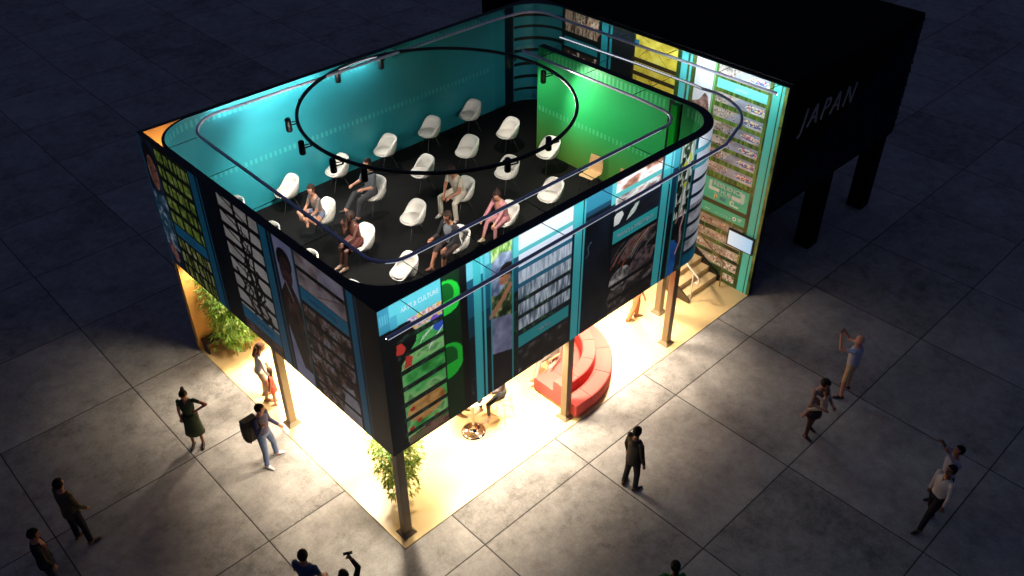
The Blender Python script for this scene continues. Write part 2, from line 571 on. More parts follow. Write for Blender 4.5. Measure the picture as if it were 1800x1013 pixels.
for k in range(5): c.put(c.line((.78+.06*k, 4.86+.04*k), (.85+.06*k, 4.96+.03*k), .02), (225, 235, 215))
c.tex(c.ell(.80, 3.42, .42, .30), .2, .2, [(0, (165, 85, 40)), (.5, (205, 150, 80)), (1, (225, 180, 110))])
for p in [(.5, 3.5), (.62, 3.15), (.45, 3.05), (1.0, 3.0)]: c.put(c.ell(p[0], p[1], .06, .05), (190, 55, 40))
c.tex(c.poly([(.36, 2.7), (1.28, 2.7), (1.28, 3.0), (.36, 2.86)]), .25, .12, [(0, (80, 50, 40)), (.5, (150, 100, 90)), (1, (70, 110, 50))])
c.put(c.ell(.50, 5.12, .20, .22), (16, 12, 12)); c.put(c.poly([(.16, 3.9), (.30, 3.9), (.36, 4.6), (.7, 4.95), (.72, 5.2), (.1, 5.2)]), (13, 14, 15))
c.put(c.poly([(.28, 4.86), (.42, 4.82), (.48, 4.92), (.40, 5.06), (.30, 5.1)]), (205, 62, 52)); c.put(c.poly([(.40, 4.50), (.56, 4.48), (.60, 4.66), (.47, 4.78), (.44, 4.64)]), (205, 62, 52))
bars(c, .30, 1.275, [5.07, 4.73, 4.37, 4.00, 3.63, 3.27, 2.92], .105, (12, 26, 18), 1, [(0, (8, 14, 12)), (.6, (16, 32, 24)), (1, (60, 80, 70))])
c.rect(1.275, 1.31, H1, H2, (5, 8, 8))
# green drum strip
c.rect(1.31, 1.67, H1, H2, (6, 42, 16))
for cz, r in ((5.47, .36), (4.07, .40)):
    c.put(c.ell(1.34, cz, r*.92, r) & c.rmask(1.31, 1.67, 2.7, 5.9), (34, 196, 56))
    c.put(c.ell(1.32, cz+.05, r*.62, r*.72) & c.rmask(1.31, 1.67, cz-.06, 5.9), (12, 92, 30))
c.rect(1.31, 1.67, 5.10, 5.32, (38, 205, 62), .0)
c.put(c.ell(1.36, 5.26, .29, .15) & c.rmask(1.31, 1.67, 4.9, 5.9), (40, 205, 62))
c.rect(1.67, 1.83, H1, H2, (5, 7, 8))
# teal ladder
c.rect(1.83, 2.36, 5.56, H2, (108, 190, 200)); c.rect(1.83, 2.36, 4.75, 5.56, (24, 84, 110)); c.rect(1.83, 2.36, 4.3, 4.75, (16, 56, 74))
c.rect(2.24, 2.36, 5.35, 5.70, (60, 140, 160))
teal_bars(c, 1.97, 2.15, 2.20, 2.245, H1, H2)
c.tex(c.rmask(1.86, 1.95, 2.7, 3.3), .06, .06, [(0, (8, 14, 18)), (.7, (12, 24, 30)), (1, (60, 80, 90))])
# boy by the tarpaulin
ph = c.rmask(2.37, 2.89, H1, H2)
c.tex(ph, .10, .12, [(0, (16, 26, 14)), (.45, (48, 66, 36)), (.7, (110, 120, 70)), (1, (170, 165, 120))])
c.tex(c.rmask(2.37, 2.89, 5.66, H2), .05, .14, [(0, (40, 80, 25)), (.5, (120, 170, 70)), (1, (215, 225, 160))])
c.tex(c.poly([(2.37, 4.95), (2.55, 4.9), (2.89, 5.2), (2.89, 5.70), (2.62, 5.78), (2.37, 5.62)]), .14, .2, [(0, (80, 90, 120)), (.5, (130, 142, 168)), (1, (185, 195, 212))])
c.put(c.ell(2.76, 5.34, .19, .17, -.3), (28, 22, 22)); c.tex(c.ell(2.71, 5.22, .13, .16, -.3), .1, .1, [(0, (120, 72, 48)), (1, (176, 116, 82))])
c.put(c.ell(2.66, 5.26, .03, .012), (30, 20, 18)); c.put(c.ell(2.80, 5.36, .15, .12, -.3), (26, 21, 21)); c.put(c.ell(2.65, 5.12, .035, .012), (120, 55, 50))
c.tex(c.poly([(2.89, 4.75), (2.89, 5.16), (2.80, 5.10), (2.72, 4.86)]), .1, .1, [(0, (60, 70, 60)), (1, (120, 130, 100))])
c.put(c.wave_line([(2.84, 4.98), (2.66, 4.76), (2.38, 4.50)], .11), (168, 112, 84))
c.tex(c.poly([(2.37, 3.58), (2.89, 3.42), (2.89, 4.30), (2.37, 4.44)]), .2, .25, [(0, (96, 98, 128)), (.5, (122, 124, 154)), (1, (150, 152, 178))])
c.rect(2.37, 2.89, H1, 3.40, (20, 20, 26))
c.put(c.poly([(2.37, 3.40), (2.89, 3.40), (2.89, 3.44), (2.37, 3.60)]), (20, 20, 26))
for u in (2.355, 2.885): c.rect(u, u+.03, H1, H2, (50, 150, 150))
# water
c.rect(2.915, 3.05, 5.5, H2, (92, 188, 190)); c.rect(2.915, 3.05, 4.75, 5.5, (22, 76, 100)); c.tex(c.rmask(2.915, 3.05, 2.9, 4.75), .06, .1, [(0, (8, 18, 22)), (.7, (14, 34, 34)), (1, (30, 80, 60))])
c.rect(3.05, 4.44, 5.62, H2, (226, 230, 240)); c.rect(3.05, 4.44, 5.25, 5.52, (222, 226, 238))
c.rect(3.05, 4.44, 5.52, 5.62, (84, 178, 178)); c.rect(3.05, 4.44, 5.15, 5.25, (34, 96, 122)); c.rect(3.05, 4.44, 4.78, 4.88, (34, 96, 122))
for i, (za, zb) in enumerate(((4.88, 5.15), (4.51, 4.78), (4.13, 4.41), (3.79, 4.04))):
    n1 = [(0, (140, 150, 165)), (.4, (190, 198, 210)), (1, (228, 232, 240))] if i == 0 else [(0, (52, 66, 80)), (.4, (128, 142, 156)), (.7, (185, 196, 206)), (1, (222, 228, 232))]
    c.tex(c.rmask(3.05, 4.44, za, zb), .035, .35, n1)
bars(c, 3.05, 4.44, [4.41, 4.04, 3.68], .10, (10, 22, 30), 1, [(0, (8, 18, 26)), (.75, (14, 34, 42)), (1, (70, 130, 60))])
c.rect(3.05, 4.42, 3.36, 3.64, (40, 148, 152))
c.tex(c.rmask(3.05, 4.44, H1, 3.27), .25, .2, [(0, (12, 12, 14)), (.55, (26, 25, 28)), (.8, (70, 66, 68)), (1, (120, 112, 110))])
teal_bars(c, 4.50, 4.72, 4.745, 4.80, H1, H2); c.rect(4.44, 4.50, 5.3, H2, (84, 170, 176))
# gap
c.rect(4.80, 5.52, 5.62, H2, (48, 126, 150)); c.rect(4.80, 5.52, 5.50, 5.62, (28, 70, 92)); c.tex(c.rmask(4.80, 5.52, H1, 5.5), .5, .5, [(0, (7, 10, 16)), (1, (18, 26, 38))])
c.put(c.wave_line([(4.86, 4.55), (4.94, 4.62), (4.9, 4.78), (5.0, 4.86)], .03), (60, 80, 100))
# finance
c.rect(5.52, 5.64, 5.45, H2, (92, 186, 190))
skin = [(0, (90, 48, 34)), (.3, (190, 130, 105)), (.5, (238, 222, 214)), (.75, (245, 240, 238)), (1, (206, 150, 120))]
c.tex(c.rmask(5.64, 7.03, 5.67, H2), .5, .22, skin); c.tex(c.rmask(5.64, 7.03, 5.28, 5.57), .45, .25, [(0, (60, 36, 30)), (.35, (210, 170, 150)), (.6, (240, 236, 232)), (1, (120, 90, 80))])
c.rect(5.64, 7.03, 5.57, 5.67, (86, 176, 172)); c.rect(5.64, 7.03, 5.20, 5.28, (22, 34, 50))
c.tex(c.rmask(5.64, 7.03, 4.88, 5.20), .2, .2, [(0, (14, 16, 22)), (1, (34, 34, 42))])
c.tex(c.poly([(5.64, 4.92), (5.80, 4.92), (5.92, 5.10), (5.86, 5.2), (5.70, 5.2), (5.64, 5.14)]), .2, .15, [(0, (170, 180, 160)), (.5, (232, 234, 228)), (1, (245, 235, 225))]); c.tex(c.poly([(6.02, 4.90), (6.28, 5.0), (6.40, 5.2), (6.28, 5.2), (6.12, 5.06)]), .2, .1, [(0, (150, 175, 150)), (1, (235, 238, 230))])
c.rect(5.64, 7.03, 4.50, 4.79, (48, 160, 160)); c.rect(5.64, 7.03, 4.79, 4.88, (20, 36, 48))
c.tex(c.rmask(5.64, 7.10, H1, 4.50), .30, .16, [(0, (10, 9, 10)), (.5, (34, 30, 30)), (.75, (84, 76, 72)), (1, (130, 118, 112))])
for k in range(16):
    u = 5.6+rng.random()*1.2; z = 3.95+rng.random()*.4
    col = rng.choice([(150, 60, 36), (110, 104, 100), (70, 74, 80), (160, 140, 120), (46, 70, 60)])
    c.put(c.wave_line([(u, z-.25), (u+.18, z-.02), (u+.5, z+.18)], .03) & c.rmask(5.64, 7.05, 3.6, 4.48), col)
c.tex(c.ell(5.95, 3.52, .33, .24, .3), .06, .12, [(0, (50, 48, 50)), (.5, (130, 124, 120)), (1, (196, 190, 186))]); c.tex(c.ell(6.65, 3.62, .40, .30, .4), .1, .08, [(0, (26, 22, 24)), (.6, (86, 72, 74)), (1, (120, 90, 90))])
c.tex(c.ell(5.85, 3.08, .26, .22, .2), .06, .08, [(0, (24, 22, 22)), (.6, (80, 74, 70)), (1, (120, 110, 104))])
bars(c, 5.64, 7.06, [4.40, 3.34, 2.97], .095, (10, 12, 14))
c.rect(7.03, 7.10, 4.6, H2, (20, 52, 72))
c.rect(7.10, 7.32, 5.6, H2, (110, 200, 206)); teal_bars(c, 7.10, 7.32, 7.37, 7.42, H1, 5.6); c.rect(7.37, 7.42, 5.6, H2, (110, 200, 206))
c.rect(7.32, 7.37, 5.2, H2, (60, 140, 160)); c.rect(7.42, 7.61, 5.5, H2, (60, 150, 165)); c.rect(7.42, 7.61, 4.4, 5.5, (18, 52, 74))
# wading bird photo
ph = c.rmask(7.61, 8.09, H1, H2)
c.tex(ph, .05, .8, [(0, (60, 76, 50)), (.35, (170, 176, 160)), (.6, (228, 230, 226)), (1, (90, 110, 70))])
for k in range(26):
    u = 7.62+rng.random()*.46; z = 4.2+rng.random()*1.7
    c.put(c.poly([(u-.07, z+.09), (u+.07, z+.10), (u+.05, z-.03), (u, z-.14), (u-.05, z-.02)]) & ph, rng.choice([(22, 26, 20), (36, 44, 28), (18, 18, 18)]))
for k in range(5): c.put(c.ell(7.7+rng.random()*.3, 4.9+rng.random()*.9, .05, .07) & ph, (180, 190, 60))
c.tex(c.rmask(7.61, 8.09, H1, 4.15), .14, .2, [(0, (12, 14, 14)), (.6, (34, 38, 36)), (1, (90, 96, 88))])
c.put(c.ell(7.74, 3.82, .15, .20), (14, 13, 16)); c.tex(c.poly([(7.61, H1), (7.88, H1), (7.92, 3.4), (7.75, 3.62), (7.61, 3.6)]), .2, .2, [(0, (16, 60, 120)), (1, (30, 100, 178))])
c.put(c.wave_line([(7.86, 3.2), (7.98, 3.5), (7.93, 3.85), (8.0, 4.1), (7.93, 4.28), (7.84, 4.22)], .05), (190, 140, 140)); c.put(c.wave_line([(7.84, 4.24), (7.74, 4.06)], .03), (170, 130, 120))
for u in (7.60, 8.09): c.rect(u, u+.035, H1, H2, (30, 110, 110))
# wrap-round pale strips
c.rect(8.125, 8.20, H1, H2, (14, 60, 74))
c.tex(c.rmask(8.20, 10.0, 4.3, H2), .5, .3, [(0, (205, 214, 232)), (1, (232, 236, 244))]); c.tex(c.rmask(8.20, 10.0, H1, 4.3), .25, .3, [(0, (110, 112, 120)), (.5, (160, 160, 166)), (1, (196, 196, 200))])
c.put(c.ell(8.42, 4.18, .1, .03, .5), (130, 40, 44)); c.rect(8.20, 10.0, H1, 2.98, (12, 84, 112))
bars(c, 8.125, 10.0, [5.57, 5.20], .10, (80, 165, 180)); bars(c, 8.125, 10.0, [4.83, 4.46, 4.09, 3.72, 3.35, 2.98], .10, (14, 34, 46))
def map_front(U, Z):
    th = np.clip((U-8.35)/1.05, 0, None); r = 1.054
    x = np.where(U < 8.35, U, 8.35+r*np.sin(th)); y = np.where(U < 8.35, -.004, 1.05-r*np.cos(th))
    return x, y, Z
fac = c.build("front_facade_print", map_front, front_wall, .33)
M_TXT = mat("pale_lettering", (225, 240, 240), rough=.5, var=.02)
def ftext(s, x, z, size, width=None): text_obj("lettering", s, size, (x, -.006, z), (1,0,0), (0,0,1), M_TXT, fac, width=width, thick=.002, bold=.002)
ftext("ARTS & CULTURE", .44, 5.68, .135, .78)
ftext("WATER", 3.57, 3.455, .115, .34)
ftext("FINANCE & INVESTMENTS", 5.76, 4.59, .13, 1.14)

# -- short end facade, u = 8.25 - y
c = Canvas(0, 8.25, H1, H2, (7, 11, 16), seed=23)
c.tex(c.rmask(0, 8.25, H1, H2), .7, .9, [(0, (5, 8, 12)), (1, (13, 20, 26))])
c.rect(0, .05, H1, H2, (24, 90, 120))
ph = c.rmask(.06, .64, H1, H2)
c.tex(ph, .3, .3, [(0, (16, 22, 34)), (1, (44, 58, 82))])
c.put(c.ell(.34, 5.42, .26, .40), (22, 18, 20)); c.tex(c.ell(.36, 5.12, .21, .42), .14, .18, [(0, (100, 64, 50)), (.6, (150, 98, 80)), (1, (186, 130, 108))])
c.put(c.ell(.29, 5.22, .05, .018), (30, 20, 18)); c.put(c.ell(.47, 5.2, .045, .018), (30, 20, 18)); c.put(c.ell(.38, 4.92, .07, .022), (120, 58, 54)); c.put(c.ell(.38, 5.07, .035, .06), (150, 96, 80))
c.tex(c.rmask(.06, .64, 3.2, 4.62), .12, .14, [(0, (30, 50, 66)), (.5, (66, 110, 130)), (.7, (140, 160, 186)), (1, (200, 206, 216))])
c.tex(c.ell(.30, 3.05, .16, .26, .4), .1, .07, [(0, (110, 66, 60)), (1, (196, 136, 126))])
c.rect(.64, .70, H1, H2, (12, 30, 34))
gm = c.rmask(.70, 2.16, H1, H2)
c.tex(gm, .2, .3, [(0, (14, 20, 8)), (1, (34, 42, 18))])
zs = [5.57, 5.20, 4.83, 4.46, 4.09]
for z in zs:
    u = .72
    while u < 2.12:
        w = rng.uniform(.10, .34)
        c.tex(c.poly([(u+.02, z+.01), (min(u+w, 2.14), z+.01), (min(u+w-.02, 2.14), z+.26), (u, z+.26)]), .07, .1, [(0, (60, 84, 22)), (.5, (128, 158, 54)), (1, (186, 196, 110))])
        u += w+rng.uniform(.03, .08)
for z in [3.42, 3.05, 2.70]:
    u = .72
    while u < 2.12:
        w = rng.uniform(.05, .2)
        c.tex(c.poly([(u+.03, z+.01), (min(u+w, 2.14), z+.01), (min(u+w-.04, 2.14), z+.27), (u, z+.27)]), .05, .2, [(0, (66, 80, 26)), (.5, (150, 160, 70)), (1, (206, 204, 160))])
        u += w+rng.uniform(.02, .07)
c.rect(.72, 2.14, 3.76, 4.05, (34, 112, 150))
c.rect(2.20, 2.46, H1, H2, (28, 100, 132)); c.rect(2.52, 2.58, H1, H2, (24, 84, 110)); c.rect(2.16, 2.20, 4.7, H2, (14, 50, 60))
# lattice of branches
ph = c.rmask(3.30, 4.72, H1, H2)
c.tex(ph, .4, .3, [(0, (176, 170, 160)), (1, (214, 210, 200))])
bars(c, 3.30, 4.72, [5.57, 5.22, 4.85, 4.47, 4.10, 3.72, 3.35], .10, (16, 14, 14))
for k in range(9):
    u = 3.3+rng.random()*1.42; z = H1+.6+rng.random()*2.4
    pts = [(u, z)]
    for j in range(6): pts.append((pts[-1][0]+rng.uniform(-.22, .26), pts[-1][1]-rng.uniform(.1, .36)))
    c.put(c.wave_line(pts, rng.uniform(.03, .085)) & ph, (22, 18, 17))
for k in range(7):
    z = 3.5+k*.36
    c.put(c.line((3.3, z+.3), (4.72, z-.1), .045) & ph, (20, 17, 16))
c.put(c.line((3.86, 5.94), (4.16, 3.3), .11) & ph, (18, 15, 15)); c.put(c.line((4.4, 5.94), (4.1, 3.6), .07) & ph, (18, 15, 15))
c.rect(3.30, 4.72, 2.98, 3.31, (34, 116, 152))
c.tex(c.rmask(3.30, 4.72, H1, 2.98), .3, .14, [(0, (30, 22, 20)), (.5, (84, 60, 54)), (1, (140, 106, 96))])
c.rect(4.78, 5.02, H1, H2, (30, 108, 140)); c.rect(5.09, 5.14, H1, H2, (24, 84, 110))
# profile portrait
ph = c.rmask(5.22, 5.82, H1, H2)
c.tex(ph, .4, .5, [(0, (130, 134, 172)), (1, (160, 162, 196))])
c.put(c.ell(5.50, 5.48, .24, .28), (16, 13, 14)); c.tex(c.ell(5.50, 5.25, .20, .32), .14, .16, [(0, (40, 26, 24)), (1, (88, 60, 54))])
c.put(c.ell(5.41, 5.28, .045, .016), (12, 9, 9)); c.put(c.ell(5.58, 5.28, .045, .016), (12, 9, 9)); c.put(c.ell(5.48, 5.05, .06, .02), (70, 34, 34))
c.tex(c.poly([(5.22, 3.9), (5.22, 4.7), (5.4, 5.0), (5.62, 5.0), (5.82, 4.7), (5.82, 3.0), (5.55, 3.0)]), .2, .3, [(0, (24, 18, 18)), (.7, (60, 40, 38)), (1, (110, 78, 70))])
c.put(c.wave_line([(5.42, 5.02), (5.66, 4.50)], .04), (150, 140, 130)); c.put(c.ell(5.62, 4.52, .10, .12), (84, 58, 50)); c.put(c.wave_line([(5.66, 4.45), (5.70, 4.0)], .10), (72, 48, 42))
c.rect(5.835, 5.87, H1, H2, (24, 100, 104))
# building site and crowd
c.tex(c.rmask(5.91, 7.34, 5.20, H2), .3, .2, [(0, (110, 96, 98)), (.5, (166, 148, 148)), (1, (196, 186, 190))])
c.tex(c.rmask(6.6, 7.34, 5.62, H2), .3, .2, [(0, (130, 122, 138)), (1, (180, 174, 190))])
bars(c, 5.91, 7.34, [5.55], .10, (18, 22, 22)); c.put(c.line((6.5, 5.25), (7.2, 5.5), .02), (90, 76, 78))
c.rect(5.91, 7.34, 4.86, 5.18, (38, 122, 156))
c.tex(c.rmask(5.91, 7.34, H1, 4.80), .11, .16, [(0, (16, 14, 15)), (.35, (60, 42, 38)), (.5, (130, 90, 72)), (.62, (40, 38, 44)), (.75, (170, 160, 156)), (.9, (104, 60, 56)), (1, (150, 160, 178))], octaves=3)
c.put(c.ell(6.08, 4.3, .18, .42), (70, 60, 56), .7); c.tex(c.poly([(6.75, H1), (7.34, H1), (7.34, 3.2), (7.2, 3.55), (6.95, 3.4)]), .3, .3, [(0, (140, 138, 150)), (1, (186, 184, 194))])
bars(c, 5.91, 7.34, [4.78, 4.43, 4.06, 3.69, 3.32, 2.95], .09, (14, 12, 13))
c.rect(7.42, 7.60, H1, H2, (30, 112, 146)); c.rect(7.65, 7.70, H1, H2, (20, 66, 88))
c.tex(c.rmask(7.74, 8.25, H1, 4.2), .2, .3, [(0, (6, 9, 12)), (1, (16, 22, 24))])
for k in range(9): c.rect(7.72+.055*k, 7.745+.055*k, 4.2, 4.36, (18, 30, 34))
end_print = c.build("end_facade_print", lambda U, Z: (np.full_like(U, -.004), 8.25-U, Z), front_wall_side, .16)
M_TXT2 = mat("blue_grey_lettering", (150, 190, 205), rough=.5, var=.02)
def etext(s, u, z, size, width=None): text_obj("lettering", s, size, (-.006, 8.25-u, z), (0,-1,0), (0,0,1), M_TXT2, end_print, width=width, thick=.002)
etext("NATURE", 1.24, 3.86, .11, .38)
etext("CITIES & URBANISATION", 3.60, 3.10, .11, .86)
etext("INFRASTRUCTURE", 6.16, 4.97, .12, .86)

# -- teal back wall with rounded ends, u along the curve
LA = math.pi/2
c = Canvas(0, LA+9.33+LA*1.05, ZF, H2, (42, 138, 150), seed=31)
c.tex(c.rmask(0, 20, ZF, H2), 2.5, 1.2, [(0, (38, 134, 146)), (1, (46, 148, 158))])
u2 = lambda x: LA+(x-1.17)
for k in range(int((u2(9.85)-.2)/.13)):
    u = .2+.13*k
    c.rect(u, u+.062, 5.70, 5.86, (70, 178, 178), .75)
    if u < u2(9.8): c.rect(u, u+.055, 4.31, 4.44, (70, 178, 178), .75)
c.rect(u2(9.86), u2(9.95), ZF, H2, (36, 150, 160), .8); c.rect(u2(10.0), u2(10.2), ZF, H2, (30, 140, 150), .8)
c.rect(u2(10.37), u2(10.60), ZF, H2, (8, 24, 40)); c.rect(u2(10.60), u2(10.68), ZF, H2, (8, 30, 44))
um = u2(10.70)
bars(c, um, 20, [5.60, 5.27, 4.93, 4.58, 4.18, 3.80, 3.42], .085, (6, 16, 18))
cb = c.build("back_wall_print", None or (lambda U, Z: (
    np.where(U < LA, 1.17-.996*np.cos(np.clip(U, 0, LA)), np.where(U < LA+9.33, 1.17+(U-LA), 10.5+1.046*np.sin(np.clip((U-LA-9.33)/1.05, 0, LA)))),
    np.where(U < LA, 7.1+.996*np.sin(np.clip(U, 0, LA)), np.where(U < LA+9.33, 8.096, 7.05+1.046*np.cos(np.clip((U-LA-9.33)/1.05, 0, LA)))), Z)), back_wall)
M_TXT3 = mat("grey_lettering", (120, 170, 170), rough=.5, var=.02)
text_obj("lettering", "RESILIENCE HUB", .105, (10.72, 8.0, 4.70), (.93,-.36,0), (0,0,1), M_TXT3, cb, width=.80, thick=.002)

# -- green partition with rounded end
c = Canvas(0, 4.6+1.335, ZF, H2, (36, 160, 82), seed=37)
c.tex(c.rmask(0, 9, ZF, H2), 1.5, 1.0, [(0, (34, 156, 78)), (1, (42, 168, 90))])
n = np.clip((4.35-c.Z)/1.2, 0, 1)[..., None]
c.C = c.C*(1-n)+np.array(lin((98, 146, 56)))*n
for k in range(int(4.0/.125)):
    u = .06+.125*k
    c.rect(u, u+.06, 5.68, 5.88, (92, 200, 130), .7); c.rect(u, u+.055, 4.24, 4.38, (92, 200, 130), .6)
c.rect(4.10, 4.24, ZF, H2, (5, 14, 8)); c.rect(4.42, 4.47, ZF, H2, (5, 14, 8))
for k in range(8):
    u = 4.6+.125*k
    c.rect(u, u+.06, 5.68, 5.88, (110, 205, 140), .7)
gp = c.build("partition_print", lambda U, Z: (
    np.where(U < 4.6, 9.196, 8.35+.846*np.cos(np.clip((U-4.6)/.85, 0, LA))),
    np.where(U < 4.6, 5.65-U, 1.05-.846*np.sin(np.clip((U-4.6)/.85, 0, LA))), Z), partition)
b = MB(); b.cbox((9.06, 1.22, ZF), (9.19, 1.39, 5.90), .01)
b.build("green_glass_fin", mat("green_glass", (14, 150, 40), rough=.12, var=.05, spec=.7, coat=.5), partition)

# -- tall printed side wall, u = 8.25 - y
c = Canvas(1.20, 8.25, .024, H2, (44, 60, 28), seed=41)
c.tex(c.rmask(0, 9, 0, H2), .35, .5, [(0, (22, 28, 16)), (.4, (46, 66, 28)), (.7, (74, 100, 42)), (1, (96, 84, 52))])
for k in range(60):
    u = 5.9+rng.random()*2.3; z = rng.random()*5.6
    c.put(c.wave_line([(u, z), (u+rng.uniform(-.04, .04), z+.2), (u+rng.uniform(-.06, .06), z+.4)], .02), rng.choice([(96, 150, 50), (130, 170, 60), (66, 110, 40)]))
Y = lambda y: 8.25-y
# book shelves
c.rect(1.2, Y(5.25), 3, H2, (14, 18, 18))
c.tex(c.rmask(Y(6.95), Y(5.73), 5.36, H2), .05, .3, [(0, (24, 20, 18)), (.4, (96, 76, 58)), (.6, (176, 156, 130)), (.8, (120, 92, 70)), (1, (206, 190, 166))])
for k in range(10):
    u = Y(6.3)+rng.random()*.5; z = 5.4+rng.random()*.35
    c.put(c.line((u, z), (u+rng.uniform(-.05, .2), z+rng.uniform(.05, .25)), .05), rng.choice([(196, 180, 156), (150, 110, 84), (70, 56, 48)]))
c.rect(Y(6.95), Y(5.73), 4.93, 5.20, (28, 118, 124)); c.tex(c.rmask(Y(6.95), Y(5.73), 4.5, 4.84), .09, .12, [(0, (20, 16, 14)), (.6, (60, 46, 36)), (.8, (190, 170, 150)), (1, (220, 205, 190))])
c.rect(Y(5.62), Y(5.40), 3, H2, (34, 132, 140)); c.rect(Y(5.33), Y(5.25), 3, H2, (34, 132, 140))
c.rect(Y(5.25), Y(4.50), 3, H2, (20, 22, 24))
for k in range(7): c.rect(Y(5.18)+.085*k, Y(5.18)+.04+.085*k, 5.60, 5.85, (16, 44, 56))
# cracked yellow earth
ym = c.rmask(Y(4.47), Y(3.12), 3.4, H2)
c.tex(ym, .3, .3, [(0, (186, 168, 52)), (.5, (214, 198, 70)), (1, (226, 214, 110))])
for k in range(22):
    u = Y(4.47)+rng.random()*1.3; z = 4.2+rng.random()*1.7; pts = [(u, z)]
    for j in range(3): pts.append((pts[-1][0]+rng.uniform(-.25, .25), pts[-1][1]+rng.uniform(-.2, .2)))
    c.put(c.wave_line(pts, .014) & ym, (120, 104, 34))
c.rect(Y(4.5), Y(4.36), 5.66, 5.8, (30, 110, 140)); c.rect(Y(4.4), Y(4.2), 4.86, 4.92, (40, 110, 140))
bars(c, Y(4.55), Y(3.12), [5.235, 4.86, 4.5, 4.1], .105, (48, 40, 24))
c.rect(Y(3.12), Y(2.99), 2, H2, (40, 72, 34))
c.rect(Y(2.99), Y(2.81), .024, H2, (84, 190, 190)); c.rect(Y(2.74), Y(2.68), .024, H2, (84, 190, 190))
# pale sky and rock
c.tex(c.rmask(Y(2.55), Y(2.01), 4.6, H2), .4, .5, [(0, (206, 210, 214)), (1, (232, 234, 236))])
c.tex(c.poly([(Y(2.55), 3.5), (Y(2.55), 4.78), (Y(2.35), 4.86), (Y(2.20), 5.10), (Y(2.10), 5.02), (Y(2.01), 4.6), (Y(2.01), 3.5)]), .10, .14, [(0, (56, 40, 38)), (.6, (126, 96, 88)), (1, (180, 150, 140))])
c.rect(Y(1.99), Y(1.965), 2, H2, (120, 200, 130))
# boats on a beach, in rows
def beach(u0, u1, z0, z1):
    c.tex(c.rmask(u0, u1, z0, z1), .3, .12, [(0, (120, 112, 104)), (.5, (176, 168, 158)), (1, (206, 198, 190))])
    c.tex(c.poly([(u0+.35, z0), (u0+.95, z0), (u1, z0+.10), (u1, z1), (u0+.7, z1)]) & c.rmask(u0, u1, z0, z1), .3, .14, [(0, (120, 126, 144)), (1, (170, 176, 192))])
    for k in range(26):
        u = u0+.05+rng.random()*.6; z = z0+.02+rng.random()*(z1-z0-.04)
        c.put(c.ell(u, z, .014, .02), rng.choice([(40, 36, 36), (230, 226, 220), (170, 60, 54), (80, 70, 60)]))
    c.put(c.ell(u1-.28, z0+.11, .27, .085), (214, 220, 226)); c.put(c.ell(u1-.28, z0+.10, .26, .05), (90, 120, 170))
    for k in range(44):
        u = u1-.50+rng.random()*.46; z = z0+.08+rng.random()*.11
        c.put(c.ell(u, z, .02, .016), rng.choice([(220, 90, 80), (240, 200, 110), (235, 235, 240), (70, 90, 150), (214, 140, 150), (120, 70, 60), (240, 230, 150)]))
c.tex(c.rmask(Y(1.95), Y(.42), 3.0, H2), .06, .3, [(0, (40, 62, 24)), (.5, (76, 112, 40)), (1, (116, 150, 66))])
for z in (5.70, 5.00, 4.62, 4.25, 3.88, 3.52, 3.14): beach(Y(1.90), Y(.48), z, min(z+.255, H2))
c.rect(Y(1.90), Y(.48), 5.36, 5.59, (112, 206, 200))
c.rect(Y(1.86), Y(.49), 2.33, 2.95, (70, 180, 150)); c.rect(Y(1.86), Y(.49), 1.93, 2.20, (70, 180, 150))
c.rect(Y(1.86), Y(.49), 2.20, 2.33, (40, 48, 22))
# the emblem blocks round the title
for (ua, ub, za, zb, col) in [(1.68, 1.60, 2.60, 2.88, (196, 222, 208)), (1.68, 1.36, 2.60, 2.70, (226, 232, 220)), (.98, .72, 2.58, 2.68, (226, 232, 220)), (.72, .62, 2.58, 2.86, (196, 222, 208))]:
    c.rect(Y(ua), Y(ub), za, zb, col)
for k in range(4): c.rect(Y(1.70+.02*k), Y(1.68+.02*k), 2.62+.03*k, 2.86-.03*k, (150, 205, 182), .6-.12*k); c.rect(Y(.62-.02*k), Y(.60-.02*k), 2.60+.03*k, 2.84-.03*k, (150, 205, 182), .6-.12*k)
c.put(c.ell(Y(1.45), 2.46, .05, .07), (214, 190, 130)); c.put(c.ell(Y(1.44), 2.43, .025, .04), (120, 70, 60)); c.rect(Y(1.32), Y(1.14), 2.41, 2.51, (44, 120, 136))
c.put(c.ell(Y(.95), 2.46, .07, .075), (206, 226, 200)); c.put(c.ell(Y(.94), 2.46, .035, .04), (110, 190, 160)); c.rect(Y(.9), Y(.74), 2.385, 2.43, (206, 226, 200))
c.put(c.ell(Y(.80), 2.06, .055, .06), (230, 236, 226)); c.put(c.ell(Y(.80), 2.06, .026, .03), (70, 150, 130))
for k in range(3): c.rect(Y(.70), Y(.58)-.02*k, 2.10-.035*k, 2.12-.035*k, (180, 216, 200))
for k in range(6): c.put(c.ell(Y(1.36)+.085*k, 2.02, .012, .014), (210, 228, 216))
c.rect(Y(1.72), Y(1.56), 2.02, 2.035, (200, 224, 210))
